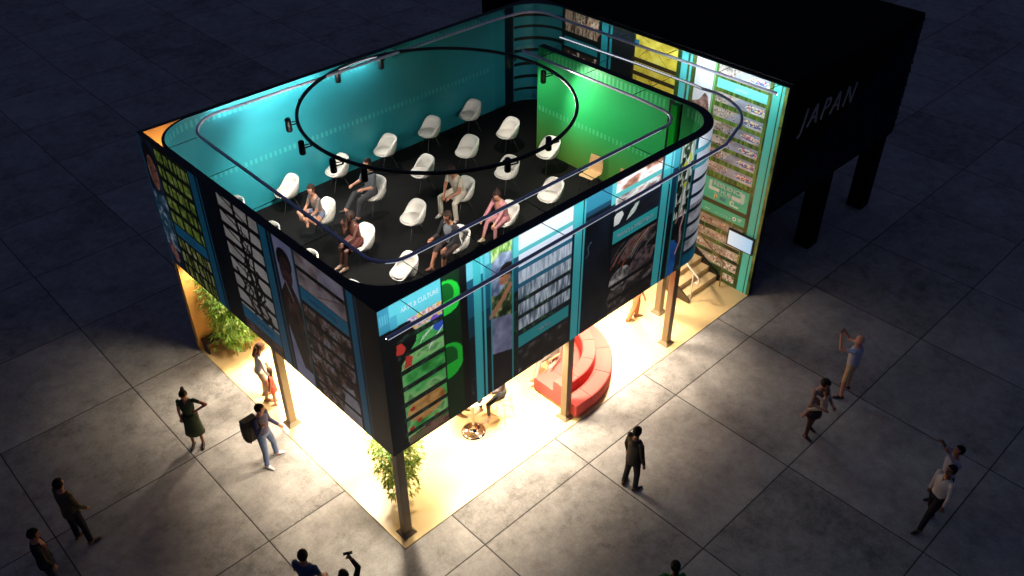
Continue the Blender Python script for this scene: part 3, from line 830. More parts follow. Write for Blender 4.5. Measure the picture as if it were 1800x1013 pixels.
# sandy rows at the foot
for z in (1.58, 1.20, .83, .46):
    m = c.rmask(Y(1.95), Y(.48), z, z+.26)
    c.tex(m, .3, .14, [(0, (120, 108, 98)), (.5, (160, 146, 132)), (1, (190, 176, 160))])
    for k in range(34):
        u = Y(1.9)+rng.random()*1.3; zz = z+.03+rng.random()*.2
        c.put(c.ell(u, zz, .018, .022), rng.choice([(60, 50, 44), (190, 80, 70), (226, 220, 210), (90, 96, 60)]))
for z in (.83, .46, .12): c.tex(c.rmask(Y(.85), Y(.5), z, z+.22), .07, .07, [(0, (70, 64, 60)), (.5, (190, 170, 150)), (.75, (236, 230, 224)), (1, (120, 80, 60))])
c.rect(Y(.37), Y(.19), .024, H2, (78, 190, 176)); c.rect(Y(.145), Y(.085), .024, H2, (78, 190, 176)); c.rect(Y(.19), Y(.145), .024, H2, (30, 66, 40))
for k, z in enumerate([5.45, 4.6, 3.2, 2.1, 1.3]): c.tex(c.rmask(Y(.085), Y(0), z-.5, z+.3), .1, .3, [(0, (60, 74, 34)), (1, (110, 130, 60))])
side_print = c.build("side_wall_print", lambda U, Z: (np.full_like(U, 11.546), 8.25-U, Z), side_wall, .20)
def stext(s, y, z, size, width=None, bold=.0): text_obj("lettering", s, size, (11.544, y, z), (0,-1,0), (0,0,1), M_TXT, side_print, width=width, thick=.002, bold=bold)
stext("tourism", 1.38, 5.43, .12, .34)
stext("RESILIENCE", 1.565, 2.765, .175, .86, .0025)
stext("HUB", 1.32, 2.595, .175, .30, .0025)
stext("HOME OF CLIMATE RESILIENCE", 1.52, 2.545, .04, .86)

# ------------------------------------------------------------------ staircase beside the printed wall
st = MB()
M_STEP = mat("stair_wood", (240, 208, 154), rough=.45, var=.12, scale=4)
stair = None
X0, X1, Y0, RUN, RISE = 10.17, 11.50, 1.0, .272, .162
stair = empty("staircase"); stair.parent = pav
for i in range(18):
    b = MB(); zt = .022+RISE*(i+1)
    b.cbox((X0, Y0+RUN*i, zt-RISE+.001), (X1, Y0+RUN*(i+1)+.02, zt), .008)
    b.build("step", M_STEP, stair)
M_STRINGER = mat("dark_brown_stringer", (70, 56, 40), rough=.5)
b = MB()
for xa, xb, mm in ((X0-.055, X0-.003, 0), (X1+.003, 11.54, 1)):
    hh = .22 if mm == 0 else .26
    prof = [(Y0-.12, .03), (Y0-.12, .12), (Y0+.02, hh), (Y0+RUN*18, hh+RISE*18), (Y0+RUN*18, RISE*18-.3), (Y0+.5, .03)]
    n = len(prof)
    vs = [(xa, y, z) for y, z in prof]+[(xb, y, z) for y, z in prof]
    b.add(vs, [tuple(range(n)), tuple(range(n, 2*n))[::-1]]+[(i, n+i, n+(i+1) % n, (i+1) % n) for i in range(n)], mm)
b.build("stringer", [M_STRINGER, M_BLACK], stair)
M_HR = mat("white_handrail", (232, 226, 214), rough=.35)
M_HR2 = mat("bronze_handrail", (150, 120, 90), rough=.35, metal=.5)
b = MB(); s = RISE/RUN
b.tube([(X0+.06, Y0+RUN*17, .95+RISE*17), (X0+.06, .86, .93), (X0+.06, .76, .86), (X0+.06, .72, .78), (X0+.06, .76, .70), (X0+.06, .84, .68)], .024)
for k in (0, 6, 12): b.tube([(X0+.06, .92+RUN*k, .05+RISE*k), (X0+.06, .92+RUN*k, .96+RISE*k)], .018)
b.build("handrail", M_HR, stair)
b = MB()
b.tube([(11.30, Y0+RUN*17, .98+RISE*17), (11.30, .70, .98-.18)], .024)
for k in (0, 4, 8, 12): b.tube([(11.30, .75+RUN*k, .05+max(0, RISE*(k-1))), (11.30, .75+RUN*k, .83+RISE*k)], .018)
b.build("handrail", M_HR2, stair)

# television on the printed wall
tv = empty("television", (11.5, .46, 1.52), 0, "wall screen showing a pale blue sky by the foot of the stairs", "television")
b = MB(); b.cbox((-.02, -.37, -.235), (.043, .42, .255), .01); b.build("frame", M_BLACK2, tv)
def screen_mat():
    m = bpy.data.materials.new("lit_screen"); m.use_nodes = True
    nt = m.node_tree; N = nt.nodes; L = nt.links; bb = N["Principled BSDF"]
    tc = N.new("ShaderNodeTexCoord"); sp = N.new("ShaderNodeSeparateXYZ"); L.new(tc.outputs["Object"], sp.inputs[0])
    mp = N.new("ShaderNodeMapRange"); mp.inputs[1].default_value = .36; mp.inputs[2].default_value = -.36
    L.new(sp.outputs[1], mp.inputs[0])
    cr = N.new("ShaderNodeValToRGB"); e = cr.color_ramp.elements
    e[0].color = (.86, .92, .98, 1); e[1].color = (.36, .66, .95, 1)
    L.new(mp.outputs[0], cr.inputs[0]); L.new(cr.outputs[0], bb.inputs["Emission Color"])
    bb.inputs["Emission Strength"].default_value = .8; bb.inputs["Base Color"].default_value = (.02, .02, .02, 1)
    return m
b = MB(); b.box((-.026, -.33, -.20), (-.0205, .38, .22)); b.build("screen", screen_mat(), tv)

# ------------------------------------------------------------------ light rails and the ring
Z6 = H2
def rr(pts_arcs):
    out = []
    for p in pts_arcs:
        out += p if isinstance(p, list) else [p]
    return [(x, y, Z6) for x, y in out]
def led_strip(path, off, m, name, parent, w=.016):
    """thin diffuser under / beside the tube"""
    b = MB(); P = [Vector(p) for p in path]
    rings = []
    for i in range(len(P)):
        t = (P[min(i+1, len(P)-1)]-P[max(i-1, 0)]).normalized()
        n = Vector((t.y, -t.x, 0))
        c0 = P[i]+n*off[0]+Vector((0, 0, off[1]))
        rings.append([c0+Vector((0,0,w))-n*.004, c0+Vector((0,0,w))+n*.004, c0-Vector((0,0,w))+n*.004, c0-Vector((0,0,w))-n*.004])
    b.loft(rings, smooth=False)
    return b.build(name, m, parent)
rail_a = empty("light_rail", (0,0,0), 0, "long inner light rail, grey tube looping over the seats just inside the walls", "light rail")
pa = rr([(11.09, .04), (11.02, 3.0), (10.93, 6.4)] + [arc(10.25, 6.9, .70, 5, 85, 10)] + [(9.6, 7.68), (5, 7.78), (1.9, 7.86)] + [arc(1.72, 7.0, .88, 95, 180, 12)] + [(.79, 4.0), (.75, 1.45)] + [arc(1.27, 1.35, .52, 185, 268, 10)] + [(3, .82), (7.9, .78)] + [arc(8.05, 1.35, .58, -85, 0, 10)] + [(8.68, 2.0), (8.71, 5.7)])
# evenly follow the corner points
b = MB(); b.tube(pa, .034, 10); tube_a = b.build("rail_tube", M_RAIL, rail_a)
rail_b = empty("light_rail", (0,0,0), 0, "outer light rail hung in front of the long printed facade and over the stairs", "light rail")
pb = rr([(9.99, 5.65), (10.12, 3.2), (10.13, 1.6)] + [arc(8.72, 1.05, 1.42, 12, -78, 14)] + [(8.3, -.57), (4, -.59), (-.26, -.61)])
b = MB(); b.tube(pb, .034, 10); tube_b = b.build("rail_tube", M_RAIL, rail_b)
led_strip(pb[:4], (.030, .016), M_LED_SOFT, "light_strip", rail_b, w=.005)
led_strip(pb[1:11], (-.026, -.026), M_LED_HI, "light_strip", rail_b, w=.008)
iF = [i for i, p in enumerate(pb) if p[1] < -.5][0]
led_strip(pb[iF:], (.026, -.026), M_LED, "light_strip", rail_b, w=.008)
led_strip(pb[iF:], (-.034, -.012), mat("led_edge", (240, 240, 240), emit=(0.85, 0.92, 1.0), estr=.5), "edge_strip", rail_b, w=.003)
led_strip(pa[:2], (.026, -.026), M_LED_HI, "light_strip", rail_a, w=.008)
led_strip(pa[1:3], (.026, -.026), M_LED_MID, "light_strip", rail_a, w=.008)
i0 = [i for i, p in enumerate(pa) if p[1] > 7.6 and p[0] < 9.8][0]
i1 = [i for i, p in enumerate(pa) if p[0] < 1.65 and p[1] > 7][0]-1
back_left = [(6.0, 7.762, Z6)] + pa[i0+1:i1+2]
led_strip(back_left, (.026, -.026), mat("led_back", (240, 240, 240), emit=(0.95, 0.98, 1.0), estr=120.0), "light_strip", rail_a, w=.008)
ia = [i for i, p in enumerate(pa) if p[1] < 1.3 and p[0] < 9][0]
ib = [i for i, p in enumerate(pa) if p[0] > 7.5 and p[1] < 1.0 and p[0] < 9][0]
led_strip(pa[ia+4:ib+1], (.033, -.016), mat("led_edge", (0, 0, 0)), "edge_strip", rail_a, w=.003)
# thin stays from the walls to the rails
stays_a = [((1.12, .82), (1.12, .1))] + [((x, .80), (x, .1)) for x in (2.4, 3.9, 5.4, 6.9)] + [((x, 7.74), (x, 8.15)) for x in (2.3, 3.7, 5.1, 6.5, 8.0, 9.3, 10.2)] + [((.78, y), (.1, y)) for y in (2.3, 3.9, 5.5, 7.1)] + [((8.70, y), (9.25, y)) for y in (2.2, 3.7, 5.1)] + [((11.05, y), (11.6, y)) for y in (.25, 1.6, 3.1, 4.6, 6.1)]
def stay(p, q, rail):
    b = MB(); b.tube([(p[0], p[1], Z6+.02), (q[0], q[1], Z6+.006)], .007, 6); b.build("stay", M_BLACK2, rail)
for p, q in stays_a: stay(p, q, rail_a)
for x in (.45, 2.0, 3.6, 5.2, 6.8, 8.2): stay((x, -.59), (x, .1), rail_b)
for y in (2.2, 3.9, 5.3): stay((10.1, y), (9.3, y), rail_b)

RC, RR_ = (5.37, 4.93), 3.04
ring = empty("ring_track", (RC[0], RC[1], Z6), 0, "large black circular lighting track hung above the white chairs", "lighting track")
b = MB(); b.tube([(RR_*math.cos(2*math.pi*k/96), RR_*math.sin(2*math.pi*k/96), 0) for k in range(96)], .042, 8, closed=True)
b.build("track", M_BLACK2, ring)
for k in range(6):
    b = MB(); a = R(15+60*k); b.tube([(RR_*math.cos(a), RR_*math.sin(a), .03), (RR_*math.cos(a), RR_*math.sin(a), .06)], .03, 8); b.build("clamp", M_BLACK2, ring)

spot_labels = {151: "spotlight near the left end of the ring, in front of the brightest teal wall", 172: "spotlight at the leftmost point of the black ring",
  192: "spotlight hanging over a white chair at lower left of the ring", 206: "spotlight in front of the gesturing man in grey", 98: "spotlight left of its neighbour at the back of the ring by the teal wall",
  75: "spotlight where the bright teal light ends at the back of the ring", 12: "spotlight by the dark blue strip beside the green wall", -11: "spotlight on the ring against the dark upper edge of the green wall",
  -76: "spotlight hanging in front of the chair beside the green wall", -99: "spotlight over an empty white chair on the near side of the ring"}
# angle, aim point, power, cone deg
spots = [(151, (3.8, 8.1, 4.0), 330, 135), (172, (1.6, 8.1, 4.2), 200, 125), (192, (2.2, 6.0, 3.2), 170, 120), (206, (2.9, 3.6, 3.2), 330, 125),
  (98, (3.6, 5.6, 3.2), 120, 80), (75, (5.4, 5.6, 3.2), 150, 84), (12, (8.8, 4.6, 3.6), 120, 130), (-11, (9.2, 2.2, 4.2), 270, 140), (-76, (8.9, 3.2, 3.6), 260, 115), (-99, (4.4, 3.4, 3.2), 330, 125)]
spot_proto = None
for ang, aim, pw, cone in spots:
    a = R(ang)
    px, py = RC[0]+RR_*math.cos(a), RC[1]+RR_*math.sin(a)
    if spot_proto is None:
        root = empty("spotlight", (0,0,0), 0)
        b = MB(); b.tube([(0, 0, -.02), (0, 0, -.10)], .02, 8); b.tube([(0, 0, -.09), (-.16, 0, -.14)], .016, 8); b.tube([(0, 0.02, -.05), (-.16, .02, -.08)], .012, 8)
        b.build("bracket", M_BLACK2, root)
        b = MB(); b.tube([(-.20, 0, .02), (-.20, 0, -.0), (-.20, 0, -.26), (-.20, 0, -.28)], [.05, .065, .07, .06], 14)
        hd = b.build("lamp_head", M_BLACK2, root)
        b = MB(); b.lathe([(.0, -.284), (.05, -.284), (.05, -.281), (.0, -.281)], (-.20, 0, 0), 14)
        b.build("lens", mat("spot_lens", (250, 245, 235), emit=(1, .95, .88), estr=3.0), hd)
        spot_proto = root; o = root
    else:
        o = copy_tree(spot_proto)
    o.location = (px, py, Z6)
    turn = 46.3-90 if ang not in (98, 75) else 20
    o.rotation_euler = (0, 0, R(turn))
    tag(o, spot_labels[ang], "spotlight", "spotlights on the ring track")
    ld = bpy.data.lights.new("spot_lamp", 'SPOT'); ld.energy = pw; ld.spot_size = R(cone); ld.spot_blend = .6; ld.shadow_soft_size = .05; ld.color = (1, .94, .86)
    lo = bpy.data.objects.new("spot_lamp", ld); COL.objects.link(lo)
    dx = Vector((math.cos(R(turn)), math.sin(R(turn)), 0))*-.20
    lp = Vector((px, py, Z6-.30))+dx
    lo.location = lp
    lo.rotation_euler = (Vector(aim)-lp).to_track_quat('-Z', 'Y').to_euler()

# ------------------------------------------------------------------ downlights of the ground floor
M_DIFF = mat("downlight_diffuser", (250, 245, 230), emit=(1, .86, .62), estr=6.0)
dl_spec = [(.75, 1.05, 265, 122), (1.2, 3.2, 150, 112), (1.2, 5.1, 150, 112), (1.2, 6.6, 230, 130), (.50, 7.45, 60, 165), (2.7, 1.25, 120, 112), (3.2, 5.0, 50, 150), (4.3, .85, 190, 114), (6.7, .85, 120, 112), (8.0, 1.2, 100, 104), (7.8, 5.5, 40, 150), (9.1, 1.95, 180, 150)]
dlp = None
for x, y, pw, spr in dl_spec:
    if dlp is None:
        root = empty("ceiling_light"); b = MB(); b.lathe([(.0, -.03), (.20, -.03), (.20, 0), (.0, 0)], (0,0,0), 24); h = b.build("housing", M_BLACK2, root)
        b = MB(); b.lathe([(.0, -.034), (.17, -.034), (.17, -.0305), (.0, -.0305)], (0,0,0), 24); b.build("diffuser", M_DIFF, root)
        dlp = root; o = root
    else: o = copy_tree(dlp)
    o.location = (x, y, 2.80)
    tag(o, "round ceiling downlight under the raised storey, hidden from above by the printed walls", "ceiling light", "downlights of the ground floor")
    ld = bpy.data.lights.new("down_lamp", 'AREA'); ld.shape = 'DISK'; ld.size = .36; ld.energy = pw*.92; ld.spread = R(spr); ld.color = (1, .865, .655)
    lo = bpy.data.objects.new("down_lamp", ld); COL.objects.link(lo); lo.location = (x, y, 2.755)
# added unseen point light without a fixture, brightens the hollow corner
ld = bpy.data.lights.new("corner_fill", 'POINT'); ld.energy = 85; ld.color = (1, .86, .60); ld.shadow_soft_size = .05
lo = bpy.data.objects.new("corner_fill", ld); COL.objects.link(lo); lo.location = (.30, 7.98, 4.4)

# ------------------------------------------------------------------ the dark neighbouring pavilion
jp = empty("pavilion_building", (0,0,0), 0, "dark unlit block on thick columns with pale JAPAN lettering and a tasselled facade", "pavilion")
M_JP = mat("unlit_black_cladding", (6, 6, 9), rough=.9, spec=.12)
b = MB(); b.prism([(11.702, 0), (18.1, 0), (18.1, 10.5), (11.702, 10.5)], 2.45, 5.94); b.build("body", M_JP, jp)
b = MB(); b.cbox((11.702, .012, 5.942), (18.1, 10.49, 5.99), .01); b.build("roof", M_JP, jp)
b = MB(); 
upper = [(11.71, 3.04), (11.98, 3.30), (13.07, 3.72), (14.53, 4.29), (15.87, 5.05), (17.07, 5.62), (17.87, 5.90), (18.08, 5.92)]
M_TAS = mat("indigo_tassel", (40, 46, 70), rough=.9, var=.5, scale=14)
def zu(x):
    return float(np.interp(x, [p[0] for p in upper], [p[1] for p in upper]))
r2 = random.Random(3)
x = 11.72
while x < 18.02:
    z = zu(x)-r2.random()*.06
    while z > 2.60:
        h = r2.uniform(.07, .12)
        w = r2.uniform(.028, .05); dx = r2.uniform(-.02, .02)
        yb = -.012-r2.random()*.03
        b.add([(x+dx-w, yb, z), (x+dx+w, yb, z), (x+dx+w*.7, yb-.02, z-h), (x+dx-w*.7, yb-.02, z-h)], [(0,1,2,3), (3,2,1,0)])
        z -= h*1.25
    x += .085
b.build("tassel_screen", M_TAS, jp)
for cx, cy in ((14.83, .30), (17.80, .32), (14.83, 9.9), (17.8, 9.9), (12.1, 9.9)):
    b = MB(); b.cbox((cx-.24, cy-.24, 0.0), (cx+.24, cy+.24, 2.448), .03); b.build("column", M_JP, jp)
text_obj("lettering", "JAPAN", .80, (12.42, -.016, 4.54), (1, 0, -.02), (0, 0, 1), mat("dim_grey_letters", (128, 128, 144), rough=.5, emit=(.5, .5, .62), estr=.006), jp, shear=.28, thick=.015, width=2.6, spacing=1.35, bold=-.012)

# ------------------------------------------------------------------ white tub chairs
M_SHELL = mat("white_shell", (232, 226, 214), rough=.42, var=.03)
M_PAD = mat("ivory_pad", (226, 219, 205), rough=.75, var=.05)
M_LEG = mat("dark_steel_leg", (70, 66, 66), rough=.4, metal=.6)
def make_chair():
    root = empty("tub_chair")
    b = MB(); n = 32
    def rise(th):
        k = (1-math.cos(th))/2                       # 0 at the front, 1 at the back
        k = min(1, max(0, (k-.20)/.66)); return k*k*(3-2*k)
    rows = []
    for pr in ("b0", "b1", "b2", "o1", "o2", "rim", "rim2", "i2", "i1", "s"):
        ring = []
        for j in range(n):
            th = 2*math.pi*j/n
            t = rise(th); h = .475+.35*t
            R0 = .255; lean = .045*t
            if pr == "b0": r, z = .02, .395
            elif pr == "b1": r, z = .17, .400
            elif pr == "b2": r, z = .235, .428
            elif pr == "o1": r, z = R0+.012+lean*.3, .455+(h-.475)*.30
            elif pr == "o2": r, z = R0+.012+lean*.75, .466+(h-.475)*.72
            elif pr == "rim": r, z = R0+lean+.006, h-.012
            elif pr == "rim2": r, z = R0+lean-.026, h-.004
            elif pr == "i2": r, z = R0-.036+lean*.75, .462+(h-.475)*.64
            elif pr == "i1": r, z = R0-.036+lean*.2, .462+(h-.475)*.14
            else: r, z = .02, .458
            ring.append((r*math.cos(th)*1.08+.035, r*math.sin(th)*1.12, z))
        rows.append(ring)
    b.loft(rows, smooth=True)
    b.build("shell", M_SHELL, root)
    b = MB(); b.lathe([(.0, .462), (.222, .464), (.246, .486), (.222, .508), (.0, .516)], (.062, 0, 0), 28); b.build("seat_pad", M_PAD, root)
    for a in (45, 135, 225, 315):
        b = MB(); ca, sa = math.cos(R(a)), math.sin(R(a))
        b.tube([(.05*ca, .05*sa, .40), (.12*ca, .12*sa, .36), (.29*ca, .29*sa, .004)], [.010, .010, .008], 6)
        b.build("leg", M_LEG, root)
    return root
def make_wood_chair():
    root = empty("plywood_chair")
    M_PLY = mat("pale_plywood", (222, 178, 122), rough=.45, var=.08, scale=5)
    b = MB(); rings = []
    prof = [(.24, .445), (.21, .455), (.05, .447), (-.12, .442), (-.17, .455), (-.19, .50), (-.205, .62), (-.23, .86)]
    for i, (x, z) in enumerate(prof):
        w = .20 if i < 5 else .205
        if i == 0: w = .185
        if i == len(prof)-1: w = .18
        nx, nz = (0, .013) if i < 4 else ((.009, .009) if i == 4 else (.013, .002))
        rings.append([(x, -w, z), (x, w, z), (x+nx, w, z+nz), (x+nx, -w, z+nz)])
    b.loft(rings, smooth=False); b.build("seat_shell", M_PLY, root)
    for sx, sy in ((1, 1), (1, -1), (-1, 1), (-1, -1)):
        b = MB(); b.tube([(.12*sx, .13*sy, .44), (.19*sx, .19*sy, .003)], .010, 6); b.build("leg", M_LEG, root)
    return root
CX = [1.40, 2.84, 4.27, 5.74, 7.19, 8.62]; CY = [7.62, 6.13, 4.66, 3.17]
col_names = ["first", "second", "third", "fourth", "fifth", "last"]
row_names = ["in the row against the teal wall", "in the second row from the teal wall", "in the third row from the teal wall", "in the row nearest the long printed facade"]
occupied = {(1, 1): "white tub chair carrying the woman in denim shorts sitting cross legged", (2, 1): "white tub chair under the man in grey shirt and dark trousers", (1, 2): "white tub chair under the woman in the brown dress",
            (3, 2): "white tub chair under the man in beige shirt and cream trousers", (3, 3): "white tub chair under the woman in the pink suit", (2, 3): "white tub chair under the man in the dark jacket"}
proto = None
for ry, y in enumerate(CY):
    for cx_, x in enumerate(CX):
        if (cx_, ry) == (5, 3): continue
        if proto is None: proto = make_chair(); o = proto
        else: o = copy_tree(proto)
        o.location = (x, y, ZF); o.rotation_euler = (0, 0, R(165+rng.uniform(-4, 4)))
        lab = occupied.get((cx_, ry)) or f"empty white tub chair, {col_names[cx_]} from the left {row_names[ry]}"
        tag(o, lab, "chair", "white tub chairs in rows on the black floor")
w1 = make_wood_chair(); w1.location = (8.64, 3.22, ZF); w1.rotation_euler = (0, 0, R(186))
tag(w1, "pale plywood chair with its whole seat in view, in front of the green wall", "chair", "plywood chairs by the green wall")
w2 = copy_tree(w1); w2.location = (8.62, 2.25, ZF)
tag(w2, "pale plywood chair of which only the back top shows above the facade edge", "chair")

# ------------------------------------------------------------------ red curved sofa
sofa = empty("curved_sofa", (5.40, 1.98, .022), 0, "coral red half round sofa with a seat on both sides of its low back", "sofa")
M_RED = mat("coral_upholstery", (216, 80, 72), rough=.8, var=.05, scale=14, bump=.05)
M_PLINTH = mat("sofa_plinth", (196, 150, 90), rough=.5)
def sector(r0, r1, z0, z1, a0, a1, name, m, n=10, rad=.035, straight=0):
    b = MB(); rings = []
    for i in range(n+1):
        a = R(a0+(a1-a0)*i/n); cx, sx = math.cos(a), math.sin(a)
        if a1 is a0: cx, sx = 0, -1
        pts = [(r0, z0), (r1, z0), (r1, z1-rad), (r1-rad*.3, z1-rad*.3), (r1-rad, z1), (r0+rad, z1), (r0+rad*.3, z1-rad*.3), (r0, z1-rad)]
        rings.append([(r*cx+(straight*(1-i/n)-.004 if straight else 0), r*sx, z) for r, z in pts])
    b.loft(rings, smooth=False); return b.build(name, m, sofa)
A0, A1 = -90, 75; seg = 6
for r0, r1, z1, nm in ((1.52, 1.93, .42, "outer_seat"), (1.20, 1.515, .72, "backrest"), (.60, 1.195, .42, "inner_seat")):
    sector(r0, r1, .10, z1, -90, -90, nm, M_RED, straight=-.49)
sector(.68, 1.86, .0, .098, -90, -90, "plinth", M_PLINTH, straight=-.46)
for k in range(seg):
    a0 = A0+(A1-A0)*k/seg+.25; a1 = A0+(A1-A0)*(k+1)/seg-.25
    sector(1.52, 1.93, .10, .42, a0, a1, "outer_seat", M_RED)
    sector(1.20, 1.515, .10, .72, a0, a1, "backrest", M_RED)
    sector(.60, 1.195, .10, .42, a0, a1, "inner_seat", M_RED)
sector(.68, 1.86, .0, .098, A0+1, A1-1, "plinth", M_PLINTH, 30)

# ------------------------------------------------------------------ bar table and stool
tb = empty("bar_table", (3.03, 1.40, .022), 0, "round bar table with polished trumpet base by the green drum strip", "table")
b = MB(); b.lathe([(0, .0), (.275, .0), (.275, .012), (.22, .03), (.10, .045), (.045, .10), (.035, .20), (.035, 1.02), (.06, 1.06), (.0, 1.06)], (0,0,0), 36); b.build("base", M_CHROME, tb)
b = MB(); b.lathe([(0, 1.062), (.33, 1.062), (.345, 1.075), (.34, 1.09), (0, 1.09)], (0,0,0), 36); b.build("tabletop", mat("grey_tabletop", (150, 140, 124), rough=.35), tb)
phn = empty("phone", (3.05, 1.16, 1.113), R(20), "dark phone lying on the round bar table", "phone")
b = MB(); b.cbox((-.075, -.036, 0), (.075, .036, .009), .003); b.build("case", M_BLACK2, phn)
b = MB(); b.box((-.068, -.031, .0092), (.068, .031, .0099)); b.build("screen", mat("phone_glass", (18, 20, 26), rough=.1), phn)
sl = empty("bar_stool", (3.72, 1.24, .022), R(20), "wire framed bar stool with flat pale seat beside the round table", "stool")
b = MB(); b.prism([(.20*math.cos(R(22.5+45*k)), .20*math.sin(R(22.5+45*k))) for k in range(8)], .735, .76); b.build("seat", mat("stool_seat", (206, 176, 128), rough=.5), sl)
M_WIRE = mat("grey_wire", (150, 146, 140), rough=.3, metal=.8)
for sx, sy in ((1,1), (1,-1), (-1,1), (-1,-1)):
    b = MB(); b.tube([(.14*sx, .14*sy, .735), (.22*sx, .22*sy, .002)], .009, 6); b.build("leg", M_WIRE, sl)
b = MB(); q = .19
b.tube([(q, q, .28), (-q, q, .28), (-q, -q, .28), (q, -q, .28), (q, q, .28)], .007, 6)
b.tube([(.20, .20, .12), (-.20, -.20, .12)], .006, 6); b.build("footrest", M_WIRE, sl)

# black bench by the orange wall
bn = empty("bench", (.30, 7.92, .022), 0, "small black bench against the orange wall behind the bamboo", "bench")
b = MB(); b.cbox((-.24, -.14, .28), (.62, .15, .33), .008); b.build("seat", M_BLACK2, bn)
for x in (-.21, .57):
    b = MB(); b.cbox((x-.02, -.13, 0), (x+.02, .14, .28), .006); b.build("leg", M_BLACK2, bn)

# ------------------------------------------------------------------ bamboo
M_LEAF = mat("bamboo_leaf", (132, 172, 80), rough=.55, var=.45, scale=3)
M_LEAF2 = mat("bamboo_leaf_dark", (98, 140, 58), rough=.55, var=.4, scale=3)
M_LEAF3 = mat("bamboo_leaf_pale", (186, 204, 124), rough=.55, var=.3, scale=3)
M_CULM = mat("bamboo_culm", (150, 150, 72), rough=.4, var=.25)
def leafy(m):
    """thin leaves let light through"""
    nt = m.node_tree; b_ = nt.nodes["Principled BSDF"]; out = nt.nodes["Material Output"]
    tr = nt.nodes.new("ShaderNodeBsdfTranslucent"); mx = nt.nodes.new("ShaderNodeMixShader"); mx.inputs[0].default_value = .62
    nt.links.new(b_.inputs["Base Color"].links[0].from_socket, tr.inputs["Color"])
    nt.links.new(b_.outputs[0], mx.inputs[1]); nt.links.new(tr.outputs[0], mx.inputs[2]); nt.links.new(mx.outputs[0], out.inputs["Surface"])
for m_ in (M_LEAF, M_LEAF2, M_LEAF3): leafy(m_)
def bamboo(x, y, h, rx, ry, n_culm, n_leaf, label, seed):
    r = random.Random(seed)
    root = empty("bamboo_plant", (x, y, .022), 0, label, "bamboo", "bamboo clumps under the raised storey")
    culms = []
    for k in range(n_culm):
        bx, by = r.uniform(-rx*.4, rx*.4), r.uniform(-ry*.4, ry*.4); tx, ty = r.uniform(-rx*.7, rx*.7), r.uniform(-ry*.7, ry*.7); hh = h*r.uniform(.8, 1)
        path = [(bx+(tx-bx)*t**1.6, by+(ty-by)*t**1.6, hh*t) for t in [i/9 for i in range(10)]]
        culms.append(path)
        b = MB(); b.tube(path, [.013*(1-.7*i/9) for i in range(10)], 6)
        for i in range(1, 9): b.lathe([(.015, -.004), (.016, 0), (.015, .004)], path[i], 6)
        b.build("culm", M_CULM, root)
    b = MB()
    for k in range(n_leaf):
        p = r.choice(culms); t = r.uniform(.12, 1.0)**.85
        i = min(8, int(t*9)); f = t*9-i
        c = Vector(p[i]).lerp(Vector(p[min(9, i+1)]), f)
        a = r.uniform(0, 2*math.pi); spread = (.06+.32*r.random())*(1.15-.5*abs(t-.55))
        tip = c+Vector((math.cos(a)*spread*rx/.4, math.sin(a)*spread*ry/.4, r.uniform(-.02, .14)))
        if r.random() < .25: b.tube([c, tip], .003, 3, 3)
        for j in range(4):
            a2 = a+r.uniform(-1.1, 1.1); L = r.uniform(.08, .14); w = L*r.uniform(.09, .14)
            d = Vector((math.cos(a2), math.sin(a2), r.uniform(-.75, .1))).normalized()
            s_ = d.cross(Vector((0, 0, 1))).normalized()*w
            o_ = tip+Vector((r.uniform(-.04, .04), r.uniform(-.04, .04), r.uniform(-.03, .03)))
            m1 = o_+d*L*.4+Vector((0, 0, .012)); m2 = o_+d*L-Vector((0, 0, .02))
            b.add([o_, m1+s_, m2, m1-s_], [(0, 1, 2, 3)], r.choice([0, 0, 1, 2]))
    b.build("foliage", [M_LEAF, M_LEAF2, M_LEAF3, M_CULM], root)
    return root
bamboo(.72, 7.45, 2.55, .56, .46, 10, 2600, "pale green bamboo clump beside the orange wall and black bench", 5)
bamboo(.82, 1.04, 2.5, .42, .42, 6, 950, "bamboo clump standing right behind the front corner post", 9)

